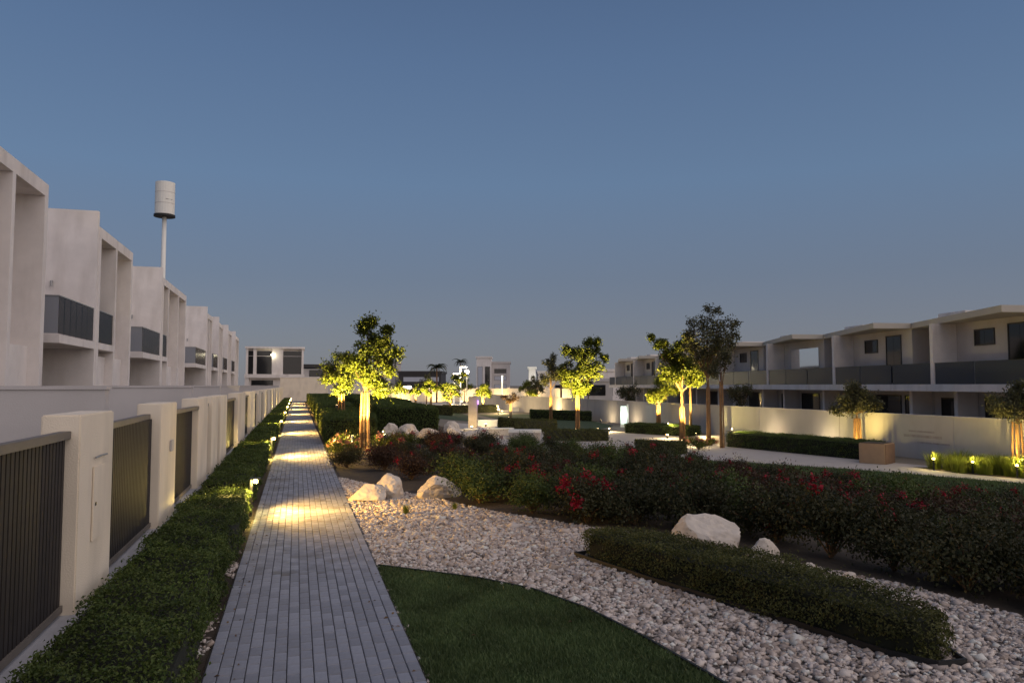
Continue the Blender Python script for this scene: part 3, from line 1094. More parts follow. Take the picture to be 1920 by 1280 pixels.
def balcony(t, o, y0, y1, post=None):
    """slab, side glass facing the camera, front glass, post"""
    P = M['plaster']
    box('balcony_slab', P, -3.4, .02, y0 - o, y1 - o, 3.72, 4.02, t, .01)
    fr = box('balustrade', M['frosted'], -2.6, -.06, y0 - o + .05, y0 - o + .07, 4.06, 5.36, t)
    fg = box('balustrade', M['grey_glass'], -.07, -.05, y0 - o + .09, y1 - o - .06, 4.06, 5.36, t)
    mb = MB().box(-2.6, -.03, y0 - o + .03, y0 - o + .08, 5.362, 5.40).box(-.085, -.03, y0 - o + .082, y1 - o - .05, 5.362, 5.40)
    mb.build('handrail', M['grey_metal'], t)
    n = max(2, int((y1 - y0) / .75))
    for k in range(1, n):
        yy = y0 - o + .09 + (y1 - y0 - .15) * k / n
        box('reflection_post', M['grey_metal'], -.10, -.075, yy - .022, yy + .022, 4.03, 5.36, t)  # pale posts added to stand in for vertical reflections in the front glass
    box('porch_beam', P, -3.0, -2.2, y0 - o - .6, y1 - o - .25, 3.05, 3.6, t)
    box('porch_column', P, -3.15, -2.85, y0 - o + .9, y0 - o + 1.2, 0, 3.05, t)
    w = box('window', M['window'], -3.19, -3.14, y0 - o + 1.6, y1 - o - .9, .3, 2.9, t)
    box('frame', M['frame_dark'], -3.135, -3.125, (y0 + y1) / 2 - o - .03, (y0 + y1) / 2 - o + .03, .3, 2.9, w)


def front_glass(t, o, y0, y1):
    box('balcony_slab', M['plaster'], -1.4, .03, y0 - o, y1 - o, 3.74, 4.02, t, .01)
    box('balustrade', M['grey_glass'], -.07, -.05, y0 - o + .03, y1 - o - .03, 4.06, 5.36, t)
    box('handrail', M['grey_metal'], -.085, -.03, y0 - o + .02, y1 - o - .02, 5.362, 5.40, t)
    w = box('window', M['window'], -1.698, -1.66, y0 - o + .1, y1 - o - .1, 4.1, 6.6, t)


h1, o1 = left_house('white townhouse at the left edge, only its deep framed front showing', None, 20.6, 27.66, [3.85, ], 34.2)
balcony(h1, o1, 29.3, 34.05)
h2, o2 = left_house('second white townhouse from the left edge, with a glass balcony beside its tall side wall', 34.1, 34.35, 40.9, [3.0], 49.5)
front_glass(h2, o2, 34.72, 37.32)
balcony(h2, o2, 44.0, 49.4)
h3, o3 = left_house('third white townhouse, in front of the telecom mast', 49.5, 49.75, 59.7, [2.1, 6.2], 73.2)
front_glass(h3, o3, 50.1, 51.8)
balcony(h3, o3, 66.0, 73.1)
h4, o4 = left_house('fourth white townhouse down the row, small at a distance', 73.2, 73.45, 77.6, [1.8], 84)
balcony(h4, o4, 79.5, 83.9)
h5, o5 = left_house('fifth white townhouse down the row', 84, 84.25, 88.5, [1.9], 95)
balcony(h5, o5, 90.3, 94.9)
h6, o6 = left_house('sixth white townhouse down the row', 95, 95.25, 100, [1.9], 106)
balcony(h6, o6, 101.8, 105.9)
h7, o7 = left_house('farthest white townhouse of the left row', 106, 106.25, 112, [1.9], 116)

# end building and wall across the end of the path
t = thing('end_house', 'white house with big dark windows closing the end of the path', 'house', (-7.4, 118, 0))
mb = MB()
mb.box(0, 8.3, .6, 9, 0, 7.75)
mb.build('wall', M['plaster'], t)
box('roof', M['plaster'], -.15, 8.45, -.2, 9.2, 7.752, 8.05, t)
for a, b in ((0, .3), (1.05, 1.5), (3.7, 5.3), (8.0, 8.3)):
    box('frame_fin', M['plaster'], a, b, 0, .598, 3.9, 7.75, t)
box('balcony_slab', M['plaster'], -.15, 8.45, -.2, .6, 3.35, 3.9, t)
box('column', M['plaster'], -.1, .45, -.1, .5, 0, 3.35, t)
for a, b in ((.3, 1.05), (1.5, 3.7), (5.3, 8.0)):
    w = box('window', M['window'], a + .03, b - .03, .5, .58, 3.95, 7.4, t)
    box('frame', M['plaster_grey'], a + .03, b - .03, .46, .498, 6.6, 6.68, w)
box('garage_opening', M['window'], .8, 3.9, .5, .59, .2, 3.0, t)
lamp = box('wall_lamp', M['white_glow'], 3.55, 4.1, -.02, .0, 6.75, 6.9, t)
point(t, (3.8, -.3, 6.7), 5, (1, .9, .6), .1)
t = thing('boundary_wall', 'plain beige wall across the end of the path', 'wall', (-2.3, 111, 0))
box('wall_body', M['plaster_beige'], 0, 6.6, 0, .3, 0, 3.35, t)
box('coping', M['plaster'], -.05, 6.65, -.04, .34, 3.352, 3.47, t)
t = thing('house', 'dark roofed house showing above the beige wall at the path end', 'house', (1.0, 135, 0))
box('wall', M['plaster_grey'], 0, 9, 0, 8, 0, 5.1, t)
box('roof', M['frame_dark'], -.3, 9.3, -.4, 8.3, 5.3, 5.9, t)
box('window', M['window'], 1, 3.5, -.05, -.002, 3.6, 4.9, t)
box('window', M['window'], 5, 7.5, -.05, -.002, 3.6, 4.9, t)

# telecom mast
t = thing('telecom_mast', 'white cylindrical telecom mast head on a slim pole behind the houses', 'mast', (-15.35, 95, 0))
MB().tube([(0, 0, 0), (0, 0, 12), (0, 0, 22.1)], [.34, .28, .24], 14).build('pole', M['white_paint'], t, smooth=True)
MB().tube([(0, 0, 22.3), (0, 0, 26.1)], 1.08, 24).build('drum', M['white_paint'], t)
MB().tube([(0, 0, 22.05), (0, 0, 22.28)], 1.18, 24).build('base_ring', M['black'], t)
for hz in (23.55, 24.85):
    MB().tube([(0, 0, hz), (0, 0, hz + .05)], 1.095, 24).build('joint_band', M['plaster_grey'], t)
MB().tube([(0, 0, 12), (0, 0, 12.25)], .36, 14).build('flange', M['grey_metal'], t)
MB().tube([(.3, -1.088, 24.0), (.9, -.62, 24.0)], .04, 6).build('bracket', M['grey_metal'], t)


# ------------------------------------------------------------------ houses on the right
def right_house_proto():
    t = thing('villa', 'villa', 'house')
    Pg = M['plaster_grey']
    Pw = M['plaster']
    mb = MB()
    mb.box(-9, 0, 3.8, 10.35, 3.452, 6.9)            # main upper block
    mb.box(-9, -1.7, .0, 3.798, 3.452, 6.6)          # recess upper
    mb.box(-9, -1.3, .0, 10.35, 0, 3.05)             # ground floor
    mb.build('wall', Pg, t)
    box('stair_tower', Pw, -6.5, -1.2, .75, 3.1, 3.454, 7.75, t)
    box('frame_fin', Pw, -1.66, .0, 9.9, 10.2, 0, 3.05, t)
    box('frame_fin', Pw, -1.26, .0, 3.5, 3.78, 0, 3.05, t)
    box('balcony_slab', Pw, -9, 1.5, -.02, 10.37, 3.05, 3.45, t, .02)
    fl = MB().prism([(-9, -.1), (.05, -.1), (2.55, 10.4), (-9, 10.4)], 6.902, 7.24)
    fl.build('canopy', M['canopy'], t)
    for a, b in ((0.02, 3.58), (3.94, 7.0), (7.02, 10.33)):
        g = box('balustrade', M['blue_glass'], 1.40, 1.425, a + .02, b - .02, 3.46, 4.62, t)
        box('handrail', M['dark_metal'], 1.385, 1.44, a + .01, b - .01, 4.622, 4.66, g)
    box('balcony_divider', Pw, .01, 1.47, 3.62, 3.90, 3.454, 6.88, t)

    def window(a, b, z0, z1, x=0, m='window', bars=1):
        f = MB()
        f.box(x + .002, x + .05, a, b, z0, z0 + .06).box(x + .002, x + .05, a, b, z1 - .06, z1)
        f.box(x + .002, x + .05, a, a + .06, z0 + .062, z1 - .062).box(x + .002, x + .05, b - .06, b, z0 + .062, z1 - .062)
        fr = f.build('window', M['frame_dark'], t)
        n = bars + 1
        for k in range(n):
            u0, u1 = a + .06 + (b - a - .12) * k / n, a + .06 + (b - a - .12) * (k + 1) / n
            box('pane', M[m], x + .004, x + .02, u0 + .01, u1 - .01, z0 + .07, z1 - .07, fr)
    window(5.3, 6.8, 5.55, 6.45)
    window(7.7, 9.3, 3.5, 6.6, 0, 'window', 1)
    window(.15, .6, 3.9, 6.5, -1.69, 'window', 0)
    window(3.2, 3.7, 3.5, 6.55, -1.69, 'window', 0)
    window(4.3, 7.2, .2, 2.75, -1.29)
    window(7.6, 9.2, .2, 2.75, -1.29, 'window', 0)
    window(.7, 1.9, .2, 2.65, -1.29, 'window', 0)
    window(2.1, 3.45, .2, 2.65, -1.29, 'window', 0)
    return t


vill = right_house_proto()
TIP0 = Vector((38.4, 47.8, -1.15))
STEP = Vector((1.76, 10.25, 0))
VL = ['white villa at the right edge with an angled roof canopy and tinted balcony', 'second villa from the right edge, behind the umbrella crowned tree, with angled canopy',
      'third villa from the right, with a mirror like glass door on its balcony', 'fourth villa from the right, half hidden by the staked trees', 'fifth villa from the right, mostly behind the tall dark tree',
      'sixth villa from the right, seen left of the tall dark tree', 'seventh villa from the right, seen right of the lit middle tree', 'farthest villa of the right row, behind the lit middle tree']
vill.location = TIP0 - STEP
vill.rotation_euler = (0, 0, RAD(170.2))
vill['label'] = VL[0]
vill['group'] = 'villas on the right'
for k in range(7):
    v = dup(vill, TIP0 + STEP * k, None, VL[k + 1])
    if k == 1:
        box('glass_door', M['sky_glass'], .03, .06, 5.2, 9.6, 3.5, 6.3, v)
        for ch in v.children:
            if ch.name.startswith('window') and ch.location.length == 0:
                c = sum((Vector(q) for q in ch.bound_box), Vector()) / 8
                if c.z > 4.5 and 4 < c.y < 10 and c.x > -.5:
                    for g in list(ch.children):
                        bpy.data.objects.remove(g)
                    bpy.data.objects.remove(ch)

# boundary wall on the right, in panels
XW = 27.8
t = thing('boundary_wall', 'long boundary wall in front of the right hand villas', 'wall', (XW, 0, -1.15))
ys_ = list(np.arange(12, 121, 3.6))
for k, (a, b) in enumerate(zip(ys_[:-1], ys_[1:])):
    dz = .0
    box('wall_panel', M['plaster_grey'], 0 + .015 * (k % 2), .22, a + .004, b - .004, -.05, 1.98 + dz, t)
box('coping', M['plaster_grey'], -.03, .25, 12, 120, 1.982, 2.03, t)
# faint printed graphics on two panels
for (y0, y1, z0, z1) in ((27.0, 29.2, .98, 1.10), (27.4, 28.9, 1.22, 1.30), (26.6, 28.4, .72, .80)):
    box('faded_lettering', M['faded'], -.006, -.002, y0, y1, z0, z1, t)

# far lit boundary wall
t = thing('boundary_wall', 'far beige boundary wall glowing yellow in lamp light', 'wall', (9, 152, -1.15))
for k in range(16):
    box('wall_panel', M['plaster_beige'], k * 3.4 + .02, k * 3.4 + 3.38, .02 * (k % 2), .3, 0, 2.75, t)
    if k % 2 == 0:
        box('pier', M['plaster_beige'], k * 3.4 - .22, k * 3.4 + .22, -.12, .34, 0, 2.95, t)


# ------------------------------------------------------------------ trees
RT = Vector((.961, -.276, 0))
FW = Vector((.276, .961, 0))


def tree(label, x, y, blobs, trunk_top, nleaf, L, leaf='tree_leaf', stakes=3, stake_h=1.7, seed=0, trunk_r=.05, group='young staked trees', lean=0, droop=.3, density=1.0):
    global rng
    keep = rng
    rng = np.random.default_rng(1000 + seed)
    r = random.Random(seed)
    t = thing('tree', label, 'tree', (x, y, gz(x)), 0, group)
    mb = MB()
    top = max(b[1] for b in blobs)
    pts = [(0, 0, -.05), (r.uniform(-.03, .03), r.uniform(-.03, .03), trunk_top * .5), (lean * .5, r.uniform(-.04, .04), trunk_top), (lean + blobs[0][0] * .4, 0, trunk_top + (top - trunk_top) * .55)]
    mb.tube(pts, [trunk_r * 1.25, trunk_r, trunk_r * .85, trunk_r * .4], 9)
    centres, rad = [], []
    for (dx, z, rr) in blobs:
        c0 = RT * dx + FW * r.uniform(-.25, .25) * min(rr * 2, 1.2) + Vector((0, 0, z))
        mb.tube([pts[2], tuple((Vector(pts[2]) * .45 + c0 * .55) + Vector((0, 0, -.12 * rr))), tuple(c0)], [trunk_r * .6, trunk_r * .33, .008], 5)
        n = max(3, int(9 * rr * density + 3))
        for _ in range(n):
            d = Vector(rng.normal(0, 1, 3)).normalized() * rr * (rng.uniform(.2, 1) ** .5) * .85
            d.z *= .9
            c = c0 + d
            mb.tube([tuple(c0), tuple((c0 + c) / 2 + Vector((0, 0, .05 * rr))), tuple(c)], [.010 + trunk_r * .08, .007, .004], 4)
            centres.append(tuple(c))
            rad.append(min(.34, .16 + .16 * rr) * rng.uniform(.7, 1.25))
    mb.build('trunk', M['bark'], t, smooth=True)
    C = np.array(centres)
    Rr = np.array(rad)
    w = Rr ** 2
    i = rng.choice(len(C), nleaf, p=w / w.sum())
    P = C[i] + rng.normal(0, .55, (nleaf, 3)) * Rr[i][:, None]
    V, F = leaf_geo(P, rng.normal(0, .4, (nleaf, 3)) + np.array([0, 0, .7]), L, L * .5, .5, droop)
    link(bpy.data.objects.new('crown', np_mesh('crown', V, F, M[leaf])), t)
    for k in range(stakes):
        a = 2 * math.pi * k / stakes + .5
        q = .17
        sx, sy = math.cos(a) * q, math.sin(a) * q
        MB().tube([(sx * 1.15, sy * 1.15, -.05), (sx * .8, sy * .8, stake_h)], .036, 8).build('stake', M['timber'], t)
    if stakes:
        for hz in (stake_h * .62, stake_h - .08):
            mb = MB()
            for k in range(stakes):
                a0, a1 = 2 * math.pi * k / stakes + .5, 2 * math.pi * (k + 1) / stakes + .5
                mb.tube([(math.cos(a0) * .155, math.sin(a0) * .155, hz), (math.cos(a1) * .155, math.sin(a1) * .155, hz)], .012, 5)
            mb.build('tie', M['timber'], t)
    rng = keep
    return t


LAMPN = [0]


def uplight(x, y, target, watts, label, deg=62, color=(1, .72, .20), z=None):
    """short spike spotlight with a lit lens"""
    zz = gz(x) if z is None else z
    t = thing('spotlight', label, 'spotlight', (x, y, zz), 0, 'garden spotlights')
    d = (Vector(target) - Vector((x, y, zz + .2))).normalized()
    c = Vector((0, 0, .2))
    MB().tube([(0, 0, -.03), (0, 0, .16)], .014, 6).build('spike', M['dark_metal'], t)
    MB().tube([tuple(c - d * .07), tuple(c + d * .055)], [.042, .05], 10).build('housing', M['dark_metal'], t)
    MB().tube([tuple(c + d * .057), tuple(c + d * .062)], .044, 10).build('lens', M['warm_glow'], t)
    spot(t, tuple(c + d * .09), tuple(c + d * 3), watts * (5.8 if deg < 90 else 3.6), deg, color, .5 if deg < 120 else 1.0, .035)
    return t


T1 = [(0.25, 2.56, 0.55), (-0.21, 2.84, 0.5), (0.12, 3.39, 0.5), (0.28, 3.85, 0.33), (0.03, 4.16, 0.32), (0.12, 4.42, 0.2), (0.68, 3.72, 0.24), (0.75, 4.13, 0.16), (1.02, 3.35, 0.2), (0.5, 2.2, 0.32), (0.85, 2.75, 0.18), (-0.48, 3.05, 0.26), (.55, 3.1, .32)]
tree('staked young tree nearest the path with a yellow lit crown', 2.26, 26.2, T1, 2.1, 9500, .115, seed=1, stakes=4, stake_h=2.0, trunk_r=.05)
T2 = [(0.0, 2.83, 0.69), (-0.49, 3.06, 0.46), (-0.69, 2.52, 0.39), (0.27, 2.43, 0.58), (0.0, 3.58, 0.39), (0.4, 3.1, 0.39), (-0.14, 2.0, 0.27)]
tree('smaller staked tree behind and left of the nearest one, glowing yellow', 2.13, 38.0, T2, 1.9, 5000, .13, seed=2, stakes=3, stake_h=1.85, trunk_r=.05)
T3 = [(0.36, 4.08, 1.15), (-0.75, 4.5, 0.75), (1.45, 4.6, 0.75), (0.28, 5.4, 1.0), (0.95, 6.15, 0.75), (1.4, 6.6, 0.4), (-0.65, 5.9, 0.5), (0.28, 3.2, 0.8), (2.0, 5.4, 0.35), (-.9, 3.6, .5)]
tree('round crowned staked tree in the middle of the garden, its lower crown lit yellow', 20.1, 52.3, T3, 2.7, 10500, .18, seed=3, stakes=4, stake_h=2.7, trunk_r=.08)
T4 = [(0.11, 4.51, 1.0), (-0.14, 5.4, 0.7), (0.8, 4.26, 0.6), (-0.65, 3.9, 0.6), (0.2, 6.1, 0.4)]
tree('dim slender tree just left of the lit middle tree', 23.0, 66.8, T4, 3.0, 3000, .18, 'dark_leaf', seed=4, stakes=2, stake_h=2.4, trunk_r=.07)
T5a = [(0.1, 4.3, 0.9), (-0.6, 4.1, 0.7), (-0.3, 5.3, 0.8), (0.18, 5.9, 0.7), (0.97, 4.1, 0.6), (0.55, 3.62, 0.6), (-1.2, 5.9, 0.35), (-1.75, 6.3, 0.16), (-1.45, 5.7, 0.2)]
tree('left tree of the right hand cluster, with thick lit timber stakes', 22.0, 40.0, T5a, 3.0, 10500, .17, seed=5, stakes=4, stake_h=2.1, trunk_r=.1)
T5b = [(0.07, 4.2, 0.7), (0.72, 4.5, 0.7), (0.3, 3.75, 0.6), (-0.18, 4.9, 0.6)]
tree('slim pale trunked lit tree inside the right hand cluster', 25.6, 45.4, T5b, 3.6, 3600, .15, seed=6, stakes=0, trunk_r=.085)
T5c = [(-0.13, 5.88, 1.15), (0.63, 6.4, 0.92), (-0.6, 6.5, 0.69), (0.17, 7.1, 0.75), (1.15, 6.7, 0.57), (1.35, 6.1, 0.46), (0.48, 5.28, 1.03), (-0.28, 4.8, 0.69), (0.69, 7.6, 0.25), (0.0, 7.75, 0.21), (1.65, 6.9, 0.23), (-0.9, 7.0, 0.23), (-1.0, 5.6, 0.55), (-1.1, 6.3, 0.4), (0.9, 5.7, 0.6)]
tree('tallest tree of the cluster, with a loose dark grey green crown', 22.4, 37.7, T5c, 3.8, 5400, .15, 'dark_leaf', seed=7, stakes=2, stake_h=3.3, trunk_r=.075)
T5d = [(-0.06, 4.33, 0.5), (0.31, 5.06, 0.55), (-0.27, 4.04, 0.4), (0.5, 5.6, 0.4)]
tree('right tree of the cluster, with one tall rust brown stake', 22.2, 36.0, T5d, 3.3, 1700, .13, 'dark_leaf', seed=8, stakes=2, stake_h=3.6, trunk_r=.05)
T6 = [(0.33, 2.87, 0.8), (-0.29, 2.7, 0.65), (0.9, 3.0, 0.6), (0.28, 3.6, 0.5), (-0.6, 2.5, 0.4)]
tree('low round lit tree left of the cluster, before the boundary wall', 26.6, 52.0, T6, 2.0, 4200, .17, seed=9, stakes=4, stake_h=1.9, trunk_r=.08)
T9 = [(0.03, 3.13, 0.95), (-0.91, 2.82, 0.7), (0.85, 2.5, 0.8), (0.35, 4.07, 0.6), (-0.41, 1.9, 0.6), (1.1, 3.9, 0.6), (1.6, 4.6, .5)]
tree('yellow lit tree left of the monolith', 17.4, 86.8, T9, 1.9, 2200, .24, seed=10, stakes=3, stake_h=2.0, trunk_r=.09)
T10 = [(-0.4, 3.6, 1.0), (-1.5, 2.9, 0.8), (0.5, 2.9, 0.8), (-0.5, 2.3, 0.8)]
tree('far yellow lit tree under the street lamps', 21.9, 126, T10, 2.2, 1600, .34, seed=11, stakes=3, stake_h=2.4, trunk_r=.1)
tree('small far lit tree right of the monolith with an orange trunk', 29.2, 92.0, [(0, 2.2, .5), (.4, 2.5, .4), (-.4, 2.4, .4)], 1.7, 700, .2, seed=12, stakes=3, stake_h=1.7, trunk_r=.07)
tree('reddish lit young tree above the far hedge', 20.5, 72.0, [(0, 2.0, .5), (.5, 2.2, .4), (-.5, 2.1, .4)], 1.5, 700, .16, 'shrub_red', seed=13, stakes=1, stake_h=1.8, trunk_r=.05)
tree('dark shrubby tree in the garden behind the boundary wall', 30.6, 47.0, [(0, 2.9, .7), (.5, 3.1, .55), (-.5, 2.8, .55), (0, 2.2, .6)], 1.8, 1600, .15, 'dark_leaf', seed=14, stakes=0, trunk_r=.07)
tree('dark tree in a villa garden right of the middle tree', 30.6, 66.0, [(0, 2.7, .8), (.6, 3.0, .6), (-.6, 2.7, .6), (0, 2.0, .7)], 1.6, 1500, .18, 'dark_leaf', seed=15, stakes=0, trunk_r=.07)
tree('pale trunked tree far behind the middle tree', 29.5, 82.0, [(0, 4.4, .8), (.6, 4.8, .6)], 3.4, 900, .2, 'dark_leaf', seed=16, stakes=0, trunk_r=.12)


for k, (x, y, lab, sp) in enumerate([(15.6, 118, 'far lit tree at the left of the glowing wall', .9), (19.6, 128, 'far lit tree in front of the low dark building', .8),
                                     (24.6, 100, 'far lit tree between monolith and yellow tree', .85), (28.8, 116, 'far lit tree right of the monolith top', .9), (36.5, 118, 'far dim tree before the grey box building', 1.0)]):
    tree(lab, x, y, [(0, 2.9 * sp, .9 * sp), (.8 * sp, 2.7 * sp, .7 * sp), (-.8 * sp, 2.8 * sp, .7 * sp), (.1, 3.7 * sp, .6 * sp)], 1.9 * sp, 1500, .24, seed=30 + k, stakes=3, stake_h=1.8, trunk_r=.08)


for k, (x, y, lab, lf, sc) in enumerate([(12.6, 122, 'far dim tree at the far end of the dark hedges', 'dark_leaf', 1.2), (35.0, 108, 'far dim tree before the far paving, right of the lit column', 'dark_leaf', 1.0),
                                         (22.8, 136, 'far dim tree standing at the glowing wall', 'dark_leaf', 1.3), (42.0, 132, 'far dim tree beside the windowed far house', 'dark_leaf', 1.2),
                                         (30.8, 140, 'far dim tree below the pale tower block', 'tree_leaf', 1.1), (38.5, 96, 'far dim tree behind the slender dim tree', 'dark_leaf', 1.1)]):
    tree(lab, x, y, [(0, 3.0 * sc, .9 * sc), (.8 * sc, 2.8 * sc, .7 * sc), (-.8 * sc, 2.9 * sc, .7 * sc), (.1, 3.8 * sc, .6 * sc)], 1.9 * sc, 1300, .26, lf, seed=50 + k, stakes=0, trunk_r=.09)


# weeping palm-like trees by the right boundary wall, and far palms
def palm(label, x, y, h, nf, fl, group, trunk_r=.07, stakes=4, seed=0, stake_h=1.6, m='palm_leaf', z=None):
    global rng
    keep = rng
    rng = np.random.default_rng(2000 + seed)
    t = thing('palm', label, 'palm', (x, y, gz(x) if z is None else z), 0, group)
    MB().tube([(0, 0, -.05), (.02, 0, h * .5), (0, .02, h)], [trunk_r * 1.2, trunk_r, trunk_r * .9], 9).build('trunk', M['bark'], t, smooth=True)
    V, F = [], []
    b = 0
    for k in range(nf):
        a = 6.283 * k / nf * 2.4 + rng.uniform(-.3, .3)
        el = rng.uniform(.1, 1.25)
        ln = fl * rng.uniform(.8, 1.15)
        d = np.array([math.cos(a), math.sin(a)])
        prev = np.array([0, 0, h])
        seg = 14
        for s in range(seg):
            tt = (s + 1) / seg
            ang = el - 1.9 * tt
            p = prev + np.array([d[0] * math.cos(ang), d[1] * math.cos(ang), math.sin(ang)]) * ln / seg
            for sg in (-1, 1):
                q = np.array([-d[1], d[0], 0]) * sg
                tip = p + (q * .8 + np.array([d[0], d[1], 0]) * .35 + np.array([0, 0, -.45])) * ln * .28 * (1 - tt * .75)
                w = np.array([d[0], d[1], .2]) * .022 * (fl / 1.0)
                V += [prev - w, p + w, tip]
                F.append((b, b + 1, b + 2))
                b += 3
            prev = p
    me = np_mesh('frond', np.array(V), np.array(F), M[m])
    link(bpy.data.objects.new('frond', me), t)
    for k in range(stakes):
        a = 2 * math.pi * k / stakes + .4
        MB().tube([(math.cos(a) * .30, math.sin(a) * .30, -.05), (math.cos(a) * .10, math.sin(a) * .10, stake_h)], .035, 7).build('stake', M['timber'], t)
    rng = keep
    return t


T7 = [(0, 2.75, .62), (-.62, 2.55, .46), (.58, 2.55, .46), (-.15, 3.15, .45), (.3, 3.0, .4), (-.95, 2.25, .26), (.95, 2.3, .26), (-.4, 2.3, .35), (.4, 2.3, .35)]
tree('dark umbrella crowned tree with lit stakes before the boundary wall', 27.05, 31.4, T7, 2.0, 5200, .13, 'dark_leaf', seed=21, stakes=4, stake_h=1.75, group='trees by the boundary wall', droop=1.2)
T8 = [(-.18, 2.75, .6), (-.55, 2.5, .42), (.3, 2.9, .5), (.6, 2.55, .42), (-.1, 2.35, .4), (.2, 3.3, .3)]
tree('umbrella crowned tree with a brightly lit trunk at the right edge', 26.9, 22.6, T8, 2.0, 4200, .12, 'dark_leaf', seed=22, stakes=4, stake_h=2.0, group='trees by the boundary wall', droop=1.2)
for k, (x, y, h, fl, lab) in enumerate([(26.5, 146, 7.0, 2.6, 'tall dark palm beside the far street lamps'), (46, 215, 10.4, 2.6, 'far palm in front of the pale tower block')]):
    palm(lab, x, y, h, 22, fl, 'palms beyond the far wall', .16, 0, 10 + k)

sheet('grass_bed', [(24.6, 25.4), (26.9, 24.6), (27.5, 20), (26.0, 19.5), (24.6, 23.0)], M['soil'], .02)
# ornamental grasses lit at the right
k = 0
for (x, y) in [(25.0, 24.6), (25.5, 24.2), (26.0, 23.7), (25.2, 23.8), (25.7, 23.2), (26.2, 22.9), (25.4, 23.0), (26.0, 22.3), (26.4, 21.9), (25.6, 22.3), (26.5, 21.2), (25.9, 21.5), (26.3, 20.6), (24.9, 23.2), (25.3, 22.5), (25.7, 21.8), (26.5, 23.2), (25.9, 24.6), (26.7, 22.3)]:
    tuft('ornamental_grass', 'bright yellow green ornamental grass clump lit beside the right edge tree', 'plant', x + rnd.uniform(-.15, .15), y + rnd.uniform(-.15, .15), 260, rnd.uniform(.6, .95), .026, 'reed', 'lit ornamental grasses', .32)
    k += 1


# ------------------------------------------------------------------ lamps in the garden
uplight(1.75, 24.9, (2.25, 26.4, 2.7), 62, 'spotlight in the shrubs at the first staked tree', 74, z=.35)
uplight(1.3, 24.4, (1.6, 25.6, .5), 16, 'low spotlight lighting the pink flowered shrub by the path', 110, (1, .74, .3), .15)
uplight(2.85, 25.2, (2.3, 26.4, 2.9), 50, 'second spotlight in the shrubs, right of the first staked tree', 74, z=.35)
uplight(1.85, 37.1, (2.1, 38.0, 2.6), 62, 'spotlight on the hedge at the second staked tree', 96, z=1.03)
uplight(19.3, 50.6, (20.3, 52.3, 3.4), 190, 'spotlight at the foot of the middle tree', 62)
uplight(21.2, 51.0, (20.3, 52.3, 3.4), 120, 'second spotlight at the foot of the middle tree', 62)
uplight(22.4, 65.2, (23.0, 66.8, 2.4), 70, 'spotlight at the foot of the dim slender tree', 60)
uplight(21.3, 38.8, (22.0, 40.0, 2.8), 110, 'spotlight left of the tree cluster', 64)
uplight(22.3, 38.7, (22.0, 40.3, 3.0), 70, 'spotlight in the middle of the tree cluster', 64)
uplight(25.2, 44.0, (25.7, 45.4, 3.4), 110, 'spotlight behind the tree cluster', 60)
uplight(25.9, 50.6, (26.6, 52.0, 2.2), 110, 'spotlight before the low round tree', 66)
uplight(26.35, 30.6, (27.05, 31.5, 1.2), 11, 'spotlight before the umbrella crowned tree', 121)
uplight(26.1, 21.9, (26.95, 22.65, 1.2), 34, 'spotlight before the right edge tree', 121)
for k, (x, y) in enumerate(((24.55, 24.3), (25.0, 22.9), (25.4, 21.4))):
    t = thing('ground_light', 'slim ground light beside the ornamental grasses, %s of three from the left' % ['first', 'second', 'third'][k], 'light', (x, y, -1.13), 0, 'ground lights at the grasses')
    MB().tube([(0, 0, 0), (0, 0, .42)], .03, 8).build('post', M['dark_metal'], t)
    MB().tube([(0, 0, .422), (0, 0, .47)], .045, 8).build('lens', M['warm_glow'], t)
    point(t, (.03, .0, .62), 6.5, (1, .78, .28), .05)
uplight(16.6, 85.4, (17.4, 86.8, 2.2), 170, 'spotlight at the yellow tree left of the monolith', 66)
uplight(20.8, 124, (21.7, 126, 2.4), 240, 'spotlight at the far yellow tree', 66)
uplight(28.6, 91, (29.2, 92, .8), 40, 'spotlight at the small far orange tree', 70)
uplight(20.1, 71, (20.5, 72, .8), 36, 'spotlight at the reddish young tree', 70)
uplight(26.6, 39.2, (27.9, 39.2, -.3), 2, 'spotlight washing the boundary wall behind the long hedge', 165, (1, .78, .45))
uplight(26.6, 34.4, (27.9, 34.4, -.3), 2, 'spotlight washing the boundary wall left of the umbrella crowned tree', 165, (1, .78, .45))
uplight(26.6, 58.4, (27.9, 58.4, -.3), 2, 'spotlight washing the boundary wall behind the white sign', 165, (1, .78, .45))
uplight(26.6, 63.4, (27.9, 63.4, -.3), 2, 'spotlight washing the boundary wall behind the middle tree', 165, (1, .78, .45))
for k, x in enumerate((13, 20, 27, 34, 41, 48, 55)):
    uplight(x, 149.6, (x + .5, 152, .4), 19, 'spotlight at the foot of the far lit wall, %s from the left' % ordp[max(k, 0)].replace('nearest', 'first'), 120, (1, .72, .28), -1.15)
for k, (x, y, w) in enumerate(((8.9, 36.6, 9), (9.6, 41.7, 7), (12.6, 50.4, 8), (24.0, 88, 60), (30, 93, 60), (15.4, 84.6, 30))):
    t = thing('ground_light', ['small ground light at the plaza edge near the boulders', 'small ground light at the foot of the monolith', 'small ground light before the white bench', 'ground light on the far paving',
                               'ground light at the end of the far paving', 'ground light left of the far hedge'][k], 'light', (x, y, gz(x)), 0, 'ground lights of the plaza')
    MB().tube([(0, 0, 0), (0, 0, .22)], .05, 8).build('post', M['dark_metal'], t)
    MB().tube([(0, 0, .222), (0, 0, .26)], .06, 8).build('lens', M['warm_glow'], t)
    point(t, (0, 0, .36), w, (1, .74, .36), .06)

for k, (x, y) in enumerate(((15.2, 116.6), (19.2, 126.6), (24.2, 98.8), (28.3, 114.6))):
    uplight(x, y, (x + .4, y + 1.4, 1.6), 150, 'spotlight at a far lit tree, %s of four from the left' % ['first', 'second', 'third', 'fourth'][k], 70)

